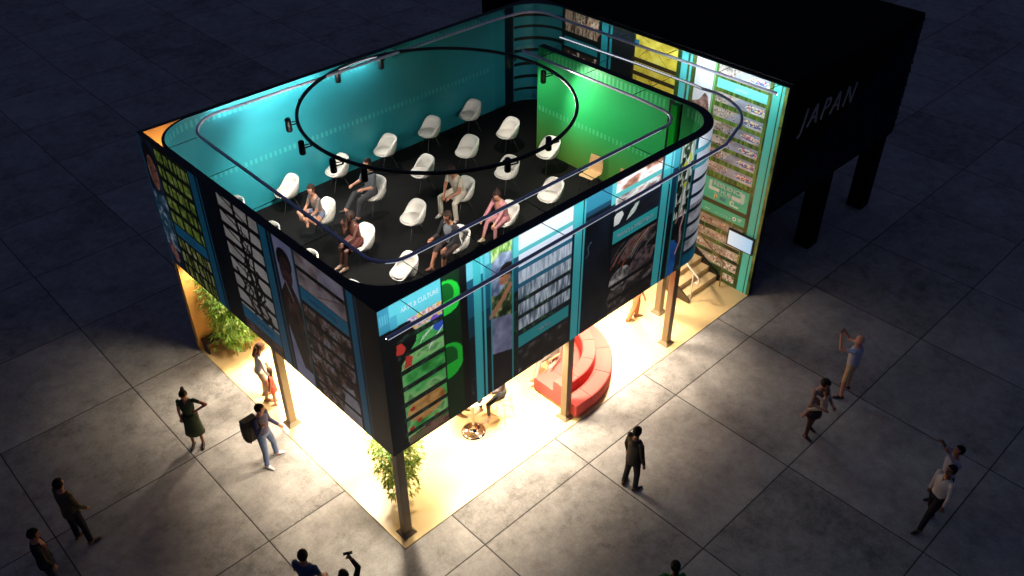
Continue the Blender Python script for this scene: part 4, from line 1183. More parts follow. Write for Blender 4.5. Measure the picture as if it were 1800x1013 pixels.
# ------------------------------------------------------------------ people
def vec(a): return Vector(a).normalized()
def person(label, loc, yaw, H=1.75, sex='m', skin=(176, 120, 92), top=(60, 60, 70), bottom=(30, 30, 34), shoe=(30, 26, 24), hair=(30, 22, 18), hair_style='short',
           sleeve=1.0, leg=1.0, spine=(0, 0, 1), head=(0, 0), la=((0, .15, -1), (.15, .05, -1)), ra=((0, -.15, -1), (.15, -.05, -1)),
           ll=((.02, .03, -1), (0, .02, -1)), rl=((.02, -.03, -1), (0, -.02, -1)), lf=0, rf=0, pz=None, neck_v=0.0, skirt=None, jacket=None, bulk=0.0, curl=(.5, .5), belt=None, extra=None, tuck=.10, toe=0.0):
    """one figure: continuous body mesh, hair and clothing as children. x forward, y left, z up"""
    root = empty("person", loc, R(yaw), label, "person")
    k = H/1.75
    f = sex == 'f'
    up = vec(spine); lft0 = Vector((0, 1, 0)); fwd = lft0.cross(up).normalized(); lft = up.cross(fwd).normalized()
    UA, FA, TH, SH = .285*k, .245*k, .425*k, .415*k
    SL = .52*k
    hipw = (.092 if not f else .095)*k; shw = (.185 if not f else .158)*k
    legs = {}
    for s, d in (('l', ll), ('r', rl)):
        sg = 1 if s == 'l' else -1
        hip = Vector((0, sg*hipw, 0)); knee = hip+vec(d[0])*TH; ank = knee+vec(d[1])*SH
        legs[s] = [hip, knee, ank]
    if pz is None:
        base = -min(legs['l'][2].z, legs['r'][2].z)+.075*k
    else: base = pz
    O = Vector((0, 0, base))
    for s in legs: legs[s] = [p+O for p in legs[s]]
    pel = O+Vector((0, 0, .0)); neck = pel+up*SL
    arms = {}
    for s, d in (('l', la), ('r', ra)):
        sg = 1 if s == 'l' else -1
        sh = neck+lft*sg*shw-up*.055*k
        el = sh+vec(d[0])*UA; wr = el+vec(d[1])*FA
        arms[s] = [sh, el, wr]
    hy, hp = R(head[0]), R(head[1])
    hf = Vector((math.cos(hy)*math.cos(hp), math.sin(hy)*math.cos(hp), math.sin(hp)))
    hu = (Vector((0, 0, 1))*1.0+up*.5+fwd*0).normalized(); hu = (hu-hf*hu.dot(hf)).normalized(); hl = hu.cross(hf)
    HM = Matrix((hf, hl, hu)).transposed()
    hc = neck+up*.075*k+hu*.105*k+hf*.025*k
    b = MB(); prims = []
    def cap(p0, p1, r0, r1, reg, n=10):
        p0, p1 = Vector(p0), Vector(p1); d = (p1-p0); L = d.length
        if L < 1e-5: return
        d /= L
        pts, rad = [p0-d*r0*.9, p0-d*r0*.5], [r0*.42, r0*.86]
        for i in range(5):
            t = i/4; pts.append(p0+d*L*t); rad.append(r0+(r1-r0)*t)
        pts += [p1+d*r1*.5, p1+d*r1*.9]; rad += [r1*.86, r1*.42]
        b.tube(pts, rad, n); prims.append((p0, p1, r0, r1, reg))
    # torso
    if f: prof = [(-.15, .10, .085, -.01), (-.04, .165, .115, -.012), (.06, .165, .115, -.01), (.22, .128, .095, .0), (.36, .140, .105, .008), (.50, .150, .108, .012), (.72, .158, .100, .0), (.86, .140, .082, -.005), (.95, .085, .066, -.008), (1.02, .055, .055, -.002)]
    else: prof = [(-.15, .10, .09, -.01), (-.04, .160, .115, -.01), (.08, .160, .115, -.005), (.26, .152, .112, .004), (.45, .168, .118, .006), (.65, .188, .122, .004), (.80, .192, .110, -.004), (.90, .150, .088, -.01), (.97, .085, .07, -.01), (1.03, .06, .06, -.004)]
    rings = []
    for t, w, d, off in prof:
        c = pel+up*SL*t+fwd*off*k
        w2, d2 = (w+bulk)*k, (d+bulk)*k
        rings.append([c+lft*w2*math.cos(2*math.pi*j/20)+fwd*d2*math.sin(2*math.pi*j/20) for j in range(20)])
    b.loft(rings)
    prims.append((pel-up*.03*k, pel+up*SL*.9, .15*k, .15*k, 'torso'))
    for s, sg in (('l', 1), ('r', -1)):
        sh, el, wr = arms[s]
        slv = .009*k if sleeve > .6 else 0
        cap(sh, el, (.056 if not f else .047)*k+slv*.6, (.041 if not f else .036)*k+slv, 'ua'+s)
        cap(el, wr, (.041 if not f else .035)*k+slv, (.027 if not f else .024)*k+slv*.8, 'fa'+s)
        hd = vec(arms[s][2]-arms[s][1])
        pn = hd.cross(fwd if abs(hd.dot(fwd)) < .8 else Vector((0, 0, 1))).normalized()       # across the palm
        pw = hd.cross(pn).normalized()
        cap(wr, wr+hd*.065*k, .030*k, .034*k, 'h'+s)
        hip, kn, an = legs[s]
        wide = .010*k if leg > .9 else .004
        if f: wide *= .5
        cap(hip, kn, (.088 if not f else .086)*k+wide, (.058 if not f else .052)*k+wide, 'th'+s)
        cap(kn, an, (.056 if not f else .050)*k+wide, (.040 if not f else .034)*k+(wide*1.6 if leg > .9 else 0), 'sh'+s)
        fy = R(lf if s == 'l' else rf)
        fd = Vector((math.cos(fy), math.sin(fy), -toe)).normalized()
        if pz is not None:
            sd = vec(an-kn); fd = (fd-sd*fd.dot(sd)*.6).normalized()
        heel = an-fd*.045*k-Vector((0, 0, .035*k)); ball = an+fd*.11*k-Vector((0, 0, .046*k)); tp = an+fd*.165*k-Vector((0, 0, .050*k))
        cap(an+Vector((0, 0, .01)), heel, .036*k, .034*k, 'f'+s); cap(heel, ball, .034*k, .036*k, 'f'+s); cap(ball, tp, .036*k, .026*k, 'f'+s); cap(an, ball, .038*k, .034*k, 'f'+s)
    cap(neck-up*.03*k, hc-hu*.03*k, (.052 if f else .060)*k, (.046 if f else .054)*k, 'neck')
    b.ball(hc+hu*.020*k, (.096*k, .078*k, .100*k), M=HM, seg=16); b.ball(hc+hf*.022*k-hu*.055*k, (.066*k, .056*k, .062*k), M=HM, seg=14)
    prims.append((hc-hu*.06*k, hc+hu*.03*k, .085*k, .09*k, 'head'))
    ns = hc+hf*.094*k-hu*.020*k
    cap(ns+hu*.03*k-hf*.006, ns, .010*k, .015*k, 'head', 8)
    for sg in (1, -1): b.ball(hc+hl*sg*.079*k-hu*.012*k-hf*.006*k, (.022*k, .012*k, .032*k), M=HM, seg=8)
    # remesh into one surface
    me = bpy.data.meshes.new("body"); me.from_pydata(b.v, [], b.f); me.update()
    tmp = bpy.data.objects.new("body_build", me); COL.objects.link(tmp)
    md = tmp.modifiers.new("r", 'REMESH'); md.mode = 'VOXEL'; md.voxel_size = .0125*k; md.adaptivity = 0
    m2 = tmp.modifiers.new("s", 'SMOOTH'); m2.factor = .5; m2.iterations = 3
    bpy.context.view_layer.update()
    dg = bpy.context.evaluated_depsgraph_get()
    bm_ = bpy.data.meshes.new_from_object(tmp.evaluated_get(dg))
    bpy.data.objects.remove(tmp); bpy.data.meshes.remove(me)
    nv = len(bm_.vertices); co = np.empty(nv*3, np.float32); bm_.vertices.foreach_get("co", co); co = co.reshape(-1, 3)
    npoly = len(bm_.polygons)
    cen = np.empty(npoly*3, np.float32); bm_.polygons.foreach_get("center", cen); cen = cen.reshape(-1, 3)
    best = np.full(npoly, 1e9); reg = np.zeros(npoly, int); tt = np.zeros(npoly)
    for i, (p0, p1, r0, r1, rg) in enumerate(prims):
        p0n, d = np.array(p0), np.array(p1-p0); L2 = d@d
        t = np.clip(((cen-p0n)@d)/L2, 0, 1)
        dist = np.linalg.norm(cen-p0n-t[:, None]*d, axis=1)-(r0+(r1-r0)*t)
        m = dist < best
        best[m] = dist[m]; reg[m] = i; tt[m] = t[m]
    regs = [p[4] for p in prims]
    idx = np.zeros(npoly, int)           # 0 skin 1 top 2 bottom 3 shoe
    upn, fwn, lfn = np.array(up), np.array(fwd), np.array(lft)
    rel = cen-np.array(pel); hgt = rel@upn/SL; fr = rel@fwn; lt = np.abs(rel@lfn)
    for i, rg in enumerate(regs):
        m = reg == i
        if rg.startswith('ua'): s_ = tt*.54; idx[m & (s_ < sleeve)] = 4 if jacket else 1
        elif rg.startswith('fa'): s_ = .54+tt*.46; idx[m & (s_ < sleeve)] = 4 if jacket else 1
        elif rg.startswith('th'): s_ = tt*.5; idx[m & (s_ < leg)] = 2
        elif rg.startswith('sh'): s_ = .5+tt*.5; idx[m & (s_ < leg)] = 2
        elif rg[0] == 'f' and rg[1] in 'lr' and len(rg) == 2: idx[m] = 3
        elif rg == 'torso':
            idx[m] = 1; idx[m & (hgt < tuck)] = 2
            n0 = .62 if neck_v >= .25 else .80
            if neck_v: idx[m & (fr > 0) & (hgt > n0) & (lt < (hgt-n0)*neck_v*(1 if n0 < .7 else 2))] = 0
            idx[m & (hgt > .985)] = 0
        elif rg in ('neck', 'head'): idx[m] = 0
    idx[(idx == 0) & (hgt < .93) & (hgt > .3) & (lt < .10) & (fr < .08) & np.isin(reg, [i for i, r_ in enumerate(regs) if r_ == 'neck'])] = 1
    # fingers, rooted in the palm, added to the same mesh
    fb = MB()
    for s, cu in (('l', curl[0]), ('r', curl[1])):
        sh, el, wr = arms[s]; hd = vec(wr-el)
        pn = hd.cross(fwd if abs(hd.dot(fwd)) < .8 else Vector((0, 0, 1))).normalized()
        pw = hd.cross(pn).normalized()
        if pw.z > .3: pw = -pw
        base_ = wr+hd*.075*k
        for q, (o_, L) in enumerate(((-.027, .062), (-.009, .072), (.009, .068), (.026, .054))):
            p0 = base_+pn*o_*k-hd*.012*k; d1 = (hd*math.cos(cu*.7)+pw*math.sin(cu*.7)).normalized(); d2 = (hd*math.cos(cu*1.6)+pw*math.sin(cu*1.6)).normalized()
            p1 = p0+d1*L*.55*k; p2 = p1+d2*L*.55*k
            fb.tube([p0, p1, p2], [.0095*k, .0088*k, .0065*k], 6)
        sg = -1 if s == 'l' else 1
        p0 = wr+hd*.025*k+pn*sg*.024*k; p1 = p0+(hd*.7+pn*sg*.6+pw*.3).normalized()*.04*k
        fb.tube([p0, p1, p1+(hd+pw*.4).normalized()*.028*k], [.012*k, .010*k, .007*k], 6)
    fv = np.empty(len(bm_.loops), np.int32); bm_.loops.foreach_get("vertex_index", fv)
    ls = np.empty(npoly, np.int32); lt_ = np.empty(npoly, np.int32); bm_.polygons.foreach_get("loop_start", ls); bm_.polygons.foreach_get("loop_total", lt_)
    fl_ = [[i+nv for i in q] for q in fb.f]
    allv = np.vstack([co, np.array(fb.v, np.float32)])
    loops = np.concatenate([fv, np.array([i for q in fl_ for i in q], np.int32)])
    tot = np.concatenate([lt_, np.array([len(q) for q in fl_], np.int32)]); st_ = np.concatenate([[0], np.cumsum(tot)[:-1]]).astype(np.int32)
    body = bpy.data.meshes.new("body")
    body.vertices.add(len(allv)); body.vertices.foreach_set("co", allv.ravel())
    body.loops.add(len(loops)); body.loops.foreach_set("vertex_index", loops)
    body.polygons.add(len(tot)); body.polygons.foreach_set("loop_start", st_); body.polygons.foreach_set("loop_total", tot)
    body.update(calc_edges=True)
    body.polygons.foreach_set("use_smooth", np.ones(len(tot), bool))
    body.polygons.foreach_set("material_index", np.concatenate([idx, np.zeros(len(fl_), int)]).astype(np.int32))
    bpy.data.meshes.remove(bm_)
    cname = lambda c: "_".join(str(v) for v in c)
    for nm, c, ro, bu in (("skin", skin, .5, 0), ("cloth", top, .85, .25), ("cloth", bottom, .85, .25), ("shoe", shoe, .5, 0)) + ((("cloth", jacket[0], .85, .25),) if jacket else ()):
        body.materials.append(mat(f"{nm}_{cname(c)}", c, rough=ro, var=.14 if bu else .08, scale=16, bump=bu))
    ob = bpy.data.objects.new("body", body); COL.objects.link(ob); ob.parent = root
    # eyes and mouth
    fbm = MB()
    for sg in (1, -1): fbm.ball(hc+hf*.085*k+hl*sg*.031*k+hu*.012*k, (.010*k, .014*k, .009*k), M=HM, seg=8)
    fbm.build("eyes", mat("eye_dark", (24, 18, 16), rough=.2), root)
    fbm = MB(); fbm.ball(hc+hf*.083*k-hu*.058*k, (.010*k, .024*k, .008*k), M=HM, seg=8); fbm.build("mouth", mat("lips_"+cname(skin), tuple(int(v*.72) if i else int(v*.86) for i, v in enumerate(skin)), rough=.4), root)
    # hair
    M_H = mat("hair_"+cname(hair), hair, rough=.7, spec=.2, var=.35, scale=60, bump=.4)
    if hair_style != 'bald':
        hb = MB(); seg, hn = 22, 14
        rx, ry, rz = .107*k, .090*k, .112*k
        if hair_style in ('bob',): ry *= 1.10; rx *= 1.08
        vs, keep, ids = [], [], {}
        r_ = random.Random(int(abs(loc[0])*100))
        for i in range(hn+1):
            th = math.pi*i/hn
            for j in range(seg):
                ph = 2*math.pi*j/seg
                jit = 1+.05*mnoise.noise(Vector((math.sin(th)*math.cos(ph)*3, math.sin(th)*math.sin(ph)*3, math.cos(th)*3+loc[0])))
                p = Vector((rx*math.sin(th)*math.cos(ph)-.012*k, ry*math.sin(th)*math.sin(ph), rz*math.cos(th)+.022*k))*jit
                vs.append((p, HM @ p+hc))
        fs = []
        low = {'short': -.045, 'bun': -.05, 'ponytail': -.05, 'long': -.09, 'bob': -.10, 'receding': -.04}.get(hair_style, -.045)*k
        for i in range(hn):
            for j in range(seg):
                q = (i*seg+j, i*seg+(j+1) % seg, (i+1)*seg+(j+1) % seg, (i+1)*seg+j)
                c = sum((vs[t][0] for t in q), Vector())/4
                front = c.x > .030*k and c.z < (.070*k if hair_style != 'receding' else .11*k)
                side = c.x > .005*k and c.z < -.02*k
                if hair_style in ('long', 'bob'): side = c.x > .03*k and c.z < .0
                if front or side or c.z < low: continue
                fs.append(q)
        hb.add([v[1] for v in vs], fs, smooth=True)
        if hair_style == 'bun': hb.ball(hc-hf*.07*k+hu*.105*k, (.048*k, .045*k, .045*k), M=HM, seg=12)
        if hair_style == 'ponytail':
            hb.ball(hc-hf*.095*k+hu*.085*k, (.035*k, .035*k, .04*k), M=HM, seg=10)
            hb.tube([hc-hf*.10*k+hu*.08*k, hc-hf*.15*k+hu*.03*k, hc-hf*.15*k-hu*.09*k, hc-hf*.13*k-hu*.19*k], [.03*k, .04*k, .034*k, .008*k], 10)
        if hair_style in ('long',):
            for o_ in (-.05, 0, .05):
                hb.tube([hc-hf*.07*k+hl*o_*k+hu*.02*k, hc-hf*.095*k+hl*o_*1.1*k-hu*.09*k, hc-hf*.10*k+hl*o_*1.1*k-hu*.21*k, hc-hf*.09*k+hl*o_*k-hu*.30*k], [.045*k, .05*k, .042*k, .012*k], 10)
        hb.build("hair", M_H, root)
    # clothing that stands off the body
    if skirt:
        length, flare, c = skirt[:3]
        sb = MB(); rr_ = []
        mid = (legs['l'][1]+legs['r'][1])/2-pel; dirn = vec(mid); dax = dirn.cross(lft).normalized()
        for t in [0, .2, .4, .6, .8, 1.0, 1.0]:
            cc = pel+up*.10*k*(1-t)+dirn*length*k*t
            w = (.15+(flare-.15)*t)*k; dd = (.112+(flare*.78-.112)*t)*k
            if len(rr_) == 6: w *= .9; dd *= .9; cc = cc+up*.01
            rr_.append([cc+lft*w*math.cos(2*math.pi*j/28)*(1+.035*t*math.sin(j*1.7))+dax*dd*math.sin(2*math.pi*j/28)*(1+.035*t*math.cos(j*2.1)) for j in range(28)])
        sb.loft(rr_, caps=False); sb.build("skirt", mat("cloth_"+cname(c), c, rough=.85, var=.14, scale=16, bump=.25), root)
    if jacket:
        c, hem, open_ = jacket[:3]
        jb = MB(); JN = 30; rows = []
        jp_ = [(-hem, .186, .150), (.0, .180, .142), (.18, .166, .130), (.35, .168, .128), (.55, .190, .134), (.74, .206, .130), (.86, .186, .112), (.94, .120, .090), (.99, .080, .078)]
        if f: jp_ = [(t, w*.90, d*.96) for t, w, d in jp_]
        for t, w, d in jp_:
            cc = pel+up*SL*t
            rows.append([(t, j, cc+lft*w*k*math.sin(2*math.pi*j/JN)+fwd*d*k*math.cos(2*math.pi*j/JN)) for j in range(JN)])
        vs = [q[2] for r_ in rows for q in r_]; fs = []
        for i in range(len(rows)-1):
            tm = (jp_[i][0]+jp_[i+1][0])/2
            for j in range(JN):
                ang = min(j+.5, JN-j-.5)
                if ang < open_*(max(0, tm-.30)*4+.6) and open_ > 0: continue
                fs.append((i*JN+j, i*JN+(j+1) % JN, (i+1)*JN+(j+1) % JN, (i+1)*JN+j))
        jb.add(vs, fs, smooth=True)
        jb.build("jacket", mat("cloth_"+cname(c), c, rough=.85, var=.14, scale=16, bump=.25), root)
    if belt:
        bb_ = MB(); c = pel+up*SL*.10
        bb_.tube([c+lft*.166*k*math.cos(2*math.pi*j/24)+fwd*.124*k*math.sin(2*math.pi*j/24) for j in range(24)], .014, 6, closed=True)
        bb_.build("belt", mat("belt_"+cname(belt), belt, rough=.5), root)
    M4 = Matrix.Translation(Vector(loc)) @ Matrix.Rotation(R(yaw), 4, 'Z')
    hands = {s: M4 @ (arms[s][2]+vec(arms[s][2]-arms[s][1])*.085*k) for s in arms}
    return dict(root=root, hands=hands, head=M4 @ hc, M=M4, neck=M4 @ neck, pel=M4 @ pel, fwd=M4.to_3x3() @ fwd, up=up)

SK_L, SK_M, SK_T, SK_D = (196, 140, 112), (172, 116, 88), (140, 92, 68), (84, 54, 42)
SEAT = .60
# --- seated upstairs (chairs face -x)
def seat_at(ci, ri, dx=.03): return (CX[ci]-dx, CY[ri], ZF)
person("woman in grey top and denim shorts sitting cross legged on a white chair", seat_at(1, 1, .10), 182, 1.68, 'f', SK_L, (132, 118, 112), (104, 118, 142), SK_L, (52, 34, 26), 'short', sleeve=.40, leg=.22, spine=(.16, 0, 1), head=(8, -8),
       la=((.45, .10, -1), (.75, -.25, -.45)), ra=((.45, -.10, -1), (.75, .25, -.45)), ll=((.80, .55, .02), (-.10, -1, -.20)), rl=((.80, -.55, .02), (.12, 1, -.24)), lf=-70, rf=70, pz=.62, neck_v=.30)
person("man in grey shirt and dark trousers gesturing from a white chair", seat_at(2, 1, .08), 180, 1.80, 'm', SK_L, (84, 88, 92), (52, 50, 54), (60, 56, 54), (44, 30, 22), 'short', sleeve=.50, leg=.97, spine=(.02, 0, 1), head=(5, -2),
       la=((.42, .12, -1), (1, -.05, .18)), ra=((.50, -.15, -1), (1, .28, .05)), ll=((.95, .08, -.12), (.25, -.02, -1)), rl=((.95, .05, .10), (.72, .16, -.62)), pz=SEAT, curl=(.2, .3))
person("woman in a short brown dress with her hand at her chin on a white chair", seat_at(1, 2, .12), 184, 1.70, 'f', SK_D, (88, 40, 36), (88, 40, 36), (150, 120, 100), (34, 22, 18), 'bob', sleeve=.06, leg=.36, spine=(.14, 0, 1), head=(6, -12),
       la=((.60, .05, -.85), (.85, -.35, -.25)), ra=((.62, .05, -.8), (.10, .10, 1)), ll=((.95, .0, -.13), (.10, -.05, -1)), rl=((.95, .06, -.05), (.20, .10, -1)), pz=SEAT, neck_v=.34, skirt=(.36, .20, (88, 40, 36)))
person("man in beige shirt and cream trousers leaning forward on a white chair", seat_at(3, 2, .10), 186, 1.80, 'm', SK_M, (196, 184, 164), (206, 194, 174), (210, 200, 188), (38, 28, 24), 'short', sleeve=.32, leg=.97, spine=(.32, .02, 1), head=(0, -26),
       la=((.35, .10, -1), (.72, -.50, -.45)), ra=((.35, -.10, -1), (.72, .50, -.45)), ll=((.9, .30, -.14), (-.02, .05, -1)), rl=((.9, -.28, -.14), (.05, .02, -1)), pz=SEAT, neck_v=.2)
person("woman in a pink suit with dark hair in a bun, leaning on her knees", seat_at(3, 3, .10), 186, 1.70, 'f', SK_L, (190, 128, 130), (190, 128, 130), (206, 188, 160), (46, 30, 26), 'bun', sleeve=.93, leg=.84, spine=(.26, 0, 1), head=(6, -22),
       la=((.62, .05, -.8), (.85, .0, -.55)), ra=((.66, -.06, -.75), (.86, .05, -.50)), ll=((.95, .08, -.12), (.05, 0, -1)), rl=((.95, -.04, .03), (.55, .12, -.85)), pz=SEAT, jacket=((190, 128, 130), .20, 1.0), neck_v=.3)
person("man in a dark jacket over grey shirt gesturing with one hand", seat_at(2, 3, .10), 186, 1.80, 'm', SK_M, (128, 130, 136), (60, 44, 40), (112, 70, 54), (48, 32, 24), 'short', sleeve=.95, leg=.60, spine=(.16, .0, 1), head=(4, -8),
       la=((.45, .10, -1), (.85, -.2, -.35)), ra=((.50, -.12, -1), (1, .15, .05)), ll=((.95, .10, -.12), (.12, -.04, -1)), rl=((.95, .02, .04), (.62, .22, -.72)), pz=SEAT, jacket=((38, 36, 38), .10, 1.3), curl=(.5, .2))
# --- on the plaza
person("woman in a dark green knee length dress standing with one hand on her hip", (-1.56, 5.28, 0), -128, 1.72, 'f', SK_M, (44, 62, 40), (44, 62, 40), (46, 26, 24), (50, 34, 26), 'ponytail', sleeve=.24, leg=.30, head=(14, -24),
       la=((.05, .92, -.55), (.20, -.92, -.50)), ra=((.0, -.16, -1), (.10, .03, -1)), ll=((.0, .03, -1), (0, -.01, -1)), rl=((.02, -.02, -1), (0, .01, -1)), skirt=(.50, .212, (44, 62, 40)), lf=8, rf=-8, belt=(36, 50, 34), neck_v=.18)
pm = person("man in navy jumper and jeans carrying a black backpack on one shoulder", (-.70, 3.76, 0), -62, 1.74, 'm', SK_L, (66, 68, 106), (96, 114, 150), (228, 226, 222), (44, 30, 24), 'short', sleeve=1.0, leg=.97, head=(24, -8), spine=(.0, .02, 1),
       la=((.02, .22, -1), (.75, .10, -.50)), ra=((.25, -.30, -1), (.45, .32, 1)), ll=((.12, .22, -1), (-.06, .12, -1)), rl=((.10, -.10, -1), (-.04, -.06, -1)), lf=38, rf=-6, curl=(.3, 1.0))
person("long haired woman in white shirt and beige trousers holding a child's hand", (.26, 5.50, .022), -20, 1.72, 'f', SK_M, (236, 232, 226), (206, 186, 154), (140, 96, 70), (78, 52, 36), 'long', sleeve=.86, leg=.92, head=(-20, -20), spine=(.12, -.05, 1),
       la=((.20, .15, -1), (.3, .0, -1)), ra=((.15, -.28, -1), (.35, -.20, -1)), ll=((.10, .04, -1), (-.10, 0, -1)), rl=((.16, -.06, -1), (-.16, 0, -1)))
person("child in a coral red dress half hidden by the left post", (.34, 5.20, .022), 150, 1.12, 'f', SK_M, (226, 92, 74), (226, 92, 74), (190, 130, 100), (96, 66, 48), 'long', sleeve=.30, leg=.30, head=(0, 12), skirt=(.24, .20, (226, 92, 74)), la=((.1, .2, -1), (.2, 0, -1)), ra=((.1, -.3, -.9), (.2, -.2, .7)))
person("man in an olive brown jacket and black trousers seen from behind on dark paving", (-4.42, 4.55, 0), 18, 1.80, 'm', SK_M, (84, 72, 44), (18, 18, 22), (80, 50, 40), (14, 12, 12), 'short', sleeve=.95, leg=.98, head=(12, 4), la=((.05, .22, -1), (.20, .0, -1)), ra=((.15, -.30, -1), (.50, .12, -.7)), ll=((-.02, .05, -1), (-.02, .04, -1)), rl=((.06, -.16, -1), (-.02, -.08, -1)), jacket=((84, 72, 44), .22, .8), lf=10, rf=-20)
person("man in black jacket over dark red shirt at the bottom left edge", (-5.20, 3.78, 0), -10, 1.76, 'm', SK_M, (104, 40, 40), (54, 56, 62), (60, 34, 28), (16, 13, 12), 'short', sleeve=.95, leg=.98, head=(-8, -4), la=((.02, .16, -1), (.25, .0, -1)), ra=((.05, -.16, -1), (.35, .10, -.9)), jacket=((20, 20, 24), .22, 1.2), neck_v=.3)
person("person in a blue and brown patterned shirt seen from behind at the bottom edge", (-2.02, .08, 0), 30, 1.78, 'm', SK_M, (58, 72, 104), (40, 40, 46), (40, 34, 30), (34, 24, 18), 'short', sleeve=.32, leg=.98, head=(18, 0), la=((.15, .2, -1), (.6, 0, -.6)), ra=((.1, -.25, -1), (.5, .1, -.5)))
ph8 = person("man in dark sweater raising a phone overhead at the bottom edge", (-1.72, -.68, 0), 62, 1.74, 'm', SK_M, (42, 38, 34), (26, 26, 30), (30, 26, 24), (36, 26, 22), 'short', sleeve=.96, leg=.98, head=(20, 14), ra=((.18, -.30, .95), (.25, .42, .95)), la=((.1, .2, -1), (.5, 0, -.5)), curl=(.5, .9))
person("man in a dark suit standing with his back turned on the near paving", (4.36, -2.02, 0), -15, 1.76, 'm', SK_T, (38, 34, 34), (34, 31, 32), (20, 17, 17), (22, 17, 15), 'short', sleeve=.96, leg=.98, head=(14, 2), la=((-.12, .20, -1), (.15, -.05, -1)), ra=((.05, -.2, -1), (.25, .0, -1)), ll=((-.08, .04, -1), (-.12, .05, -1)), rl=((.08, -.05, -1), (-.04, -.02, -1)), jacket=((38, 34, 34), .24, .6), lf=25, rf=-5)
person("woman in a green top with a dark ponytail and elbow out at the bottom edge", (2.46, -4.46, 0), 48, 1.72, 'f', SK_M, (40, 108, 56), (36, 40, 40), (30, 26, 24), (18, 14, 13), 'ponytail', sleeve=.26, leg=.98, head=(-6, 4), la=((-.10, .90, -.5), (.30, -.85, -.5)), ra=((.05, -.3, -1), (.3, .2, -.8)))
mo = person("woman in brown tights and tan top carrying a child, walking on the dark paving", (8.32, -3.78, 0), -112, 1.74, 'f', SK_M, (146, 122, 110), (112, 70, 62), (40, 30, 30), (40, 26, 20), 'bob', sleeve=.90, leg=.97, head=(20, -18), spine=(.05, 0, 1),
       la=((.30, .25, -1), (.85, -.35, .05)), ra=((.30, -.30, -1), (.80, .45, .02)), ll=((-.10, .05, -1), (-.22, .02, -1)), rl=((.14, -.04, -1), (.02, -.02, -1)), skirt=(.30, .19, (66, 46, 44)), lf=12, rf=12)
cf = mo["M"] @ Vector((.185, .02, .58))
person("small child in pale clothes clinging to the chest of the walking woman", (cf.x, cf.y, cf.z), 68, 1.02, 'f', SK_L, (228, 202, 172), (226, 196, 166), SK_L, (110, 70, 52), 'short', sleeve=.8, leg=.5, head=(30, 4), spine=(.06, .0, 1), la=((.7, .45, .30), (.85, -.4, .1)), ra=((.7, -.45, .30), (.85, .4, .1)), ll=((.55, .75, -.35), (.25, .25, -1)), rl=((.55, -.75, -.35), (.25, -.2, -1)), pz=.40)
p13 = person("bald man in pale blue shirt and khaki shorts filming with a raised phone", (10.06, -3.66, 0), 98, 1.78, 'm', (206, 146, 118), (182, 188, 206), (206, 176, 130), (70, 48, 36), (40, 30, 24), 'bald', sleeve=.30, leg=.48, head=(0, 14), la=((.62, .12, -.02), (.40, -.52, .95)), ra=((.66, -.10, .0), (.40, .52, .95)), ll=((.05, .22, -1), (-.06, .08, -1)), rl=((.04, -.20, -1), (-.03, -.06, -1)), lf=32, rf=-12, bulk=.018, curl=(.9, .9))
p14 = person("man in white shirt and black trousers striding with his head lifted", (7.86, -6.72, 0), 152, 1.76, 'm', SK_T, (214, 202, 190), (22, 21, 24), (16, 14, 15), (18, 14, 13), 'short', sleeve=.96, leg=.98, head=(-4, 18), spine=(-.06, 0, 1), la=((.08, .18, -1), (.25, .05, -1)), ra=((-.05, -.18, -1), (.15, .0, -1)), ll=((.42, .05, -1), (.22, .05, -1)), rl=((-.16, -.04, -1), (-.40, -.03, -1)), neck_v=.12)
p15 = person("man in pale shirt holding a phone high with both hands, behind the striding man", (8.46, -6.62, 0), 140, 1.74, 'm', SK_M, (190, 178, 186), (26, 25, 28), (18, 16, 16), (24, 18, 16), 'short', sleeve=.96, leg=.98, head=(0, 20), la=((.62, .22, .60), (.50, -.50, .85)), ra=((.62, -.22, .58), (.50, .50, .85)), curl=(.9, .9))
# --- ground floor
cs, sn = math.cos(R(-98)), math.sin(R(-98))
person("person in grey clothes sitting on the inner seat of the coral sofa", (5.72, 1.52, .022), 190, 1.74, 'm', SK_M, (120, 108, 98), (128, 116, 104), (150, 96, 66), (40, 30, 24), 'short', sleeve=.5, leg=.92, pz=.53, spine=(-.05, 0, 1), ll=((.95, .15, -.05), (.35, .05, -1)), rl=((.95, -.12, .05), (.75, .25, -.6)), la=((.4, .1, -1), (.9, -.3, -.1)), ra=((.4, -.1, -1), (.9, .3, -.1)))
person("person in black trousers perched on the bar stool by the round table", (3.74, 1.26, .022), 165, 1.72, 'f', SK_M, (70, 60, 60), (36, 32, 34), (206, 170, 140), (30, 24, 20), 'long', sleeve=.9, leg=.90, pz=.88, ll=((.85, .10, -.30), (-.05, 0, -1)), rl=((.85, -.12, -.20), (.10, .05, -1)), la=((.5, .1, -.9), (.9, 0, .1)), ra=((.5, -.1, -.9), (.9, 0, .1)), toe=.5)
person("person in brown shoes standing behind the round bar table", (3.20, 2.02, .022), -60, 1.76, 'm', SK_M, (110, 104, 98), (92, 76, 58), (98, 66, 40), (30, 24, 20), 'short')
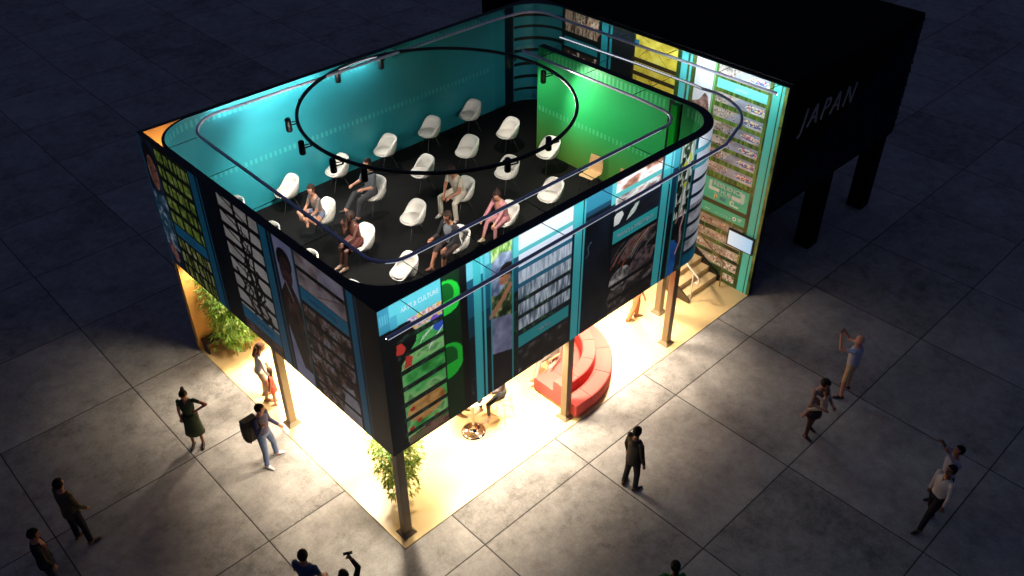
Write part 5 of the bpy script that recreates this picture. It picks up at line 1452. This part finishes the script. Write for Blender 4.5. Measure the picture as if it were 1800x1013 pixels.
person("person in tan trousers walking past the inner post near the stairs", (8.62, 1.46, .022), -40, 1.72, 'm', SK_M, (200, 180, 160), (196, 132, 88), (120, 92, 60), (40, 30, 24), 'short', sleeve=.4, leg=.97, ll=((.20, .03, -1), (-.04, .0, -1)), rl=((-.12, -.03, -1), (-.34, 0, -1)), la=((-.2, .1, -1), (.1, 0, -1)), ra=((.25, -.1, -1), (.4, 0, -1)))

# --- things held
def phone_at(p, face, label):
    o = empty("phone", p, 0, label, "phone")
    b = MB(); b.cbox((-.078, -.004, -.038), (.078, .005, .038), .003); b.build("case", M_BLACK2, o)
    b = MB(); b.box((-.070, -.0052, -.033), (.070, -.0044, .033)); b.build("screen", mat("phone_glass", (18, 20, 26), rough=.1), o)
    o.rotation_euler = (0, 0, face)
mid = lambda d: (d["hands"]["l"]+d["hands"]["r"])/2
phone_at(mid(p13)+Vector((0, 0, .03)), R(98-90), "dark phone held up by the bald man in shorts")
phone_at(mid(p15)+Vector((0, 0, .02)), R(140-90), "dark phone held high by the man in pale shirt")
phone_at(ph8["hands"]["r"]+Vector((0, 0, .05)), R(62-90), "phone raised overhead by the man in dark sweater")
# backpack slung behind the right shoulder
bp = empty("backpack", (0, 0, 0), 0, "bulky black backpack hanging from the shoulder of the man in navy", "backpack")
bp.matrix_world = pm["M"] @ Matrix.Translation((-.17, -.15, 1.10)) @ Matrix.Rotation(R(-24), 4, 'Z')
M_BAG = mat("black_nylon", (30, 27, 24), rough=.7, var=.25, bump=.5)
b = MB(); b.cbox((-.14, -.18, -.27), (.12, .18, .27), .10); b.build("main_bag", M_BAG, bp)
b = MB(); b.cbox((-.19, -.14, -.24), (-.12, .14, .04), .03); b.build("front_pocket", M_BAG, bp)
b = MB(); b.cbox((-.10, -.17, .25), (.10, .17, .31), .03); b.build("top_flap", M_BAG, bp)
for sy in (1, -1):
    b = MB(); b.tube([(.12, .10*sy, .26), (.20, .11*sy, .30), (.24, .12*sy, .18), (.20, .12*sy, -.05), (.12, .12*sy, -.22)], .018, 8); b.build("strap", M_BAG, bp)
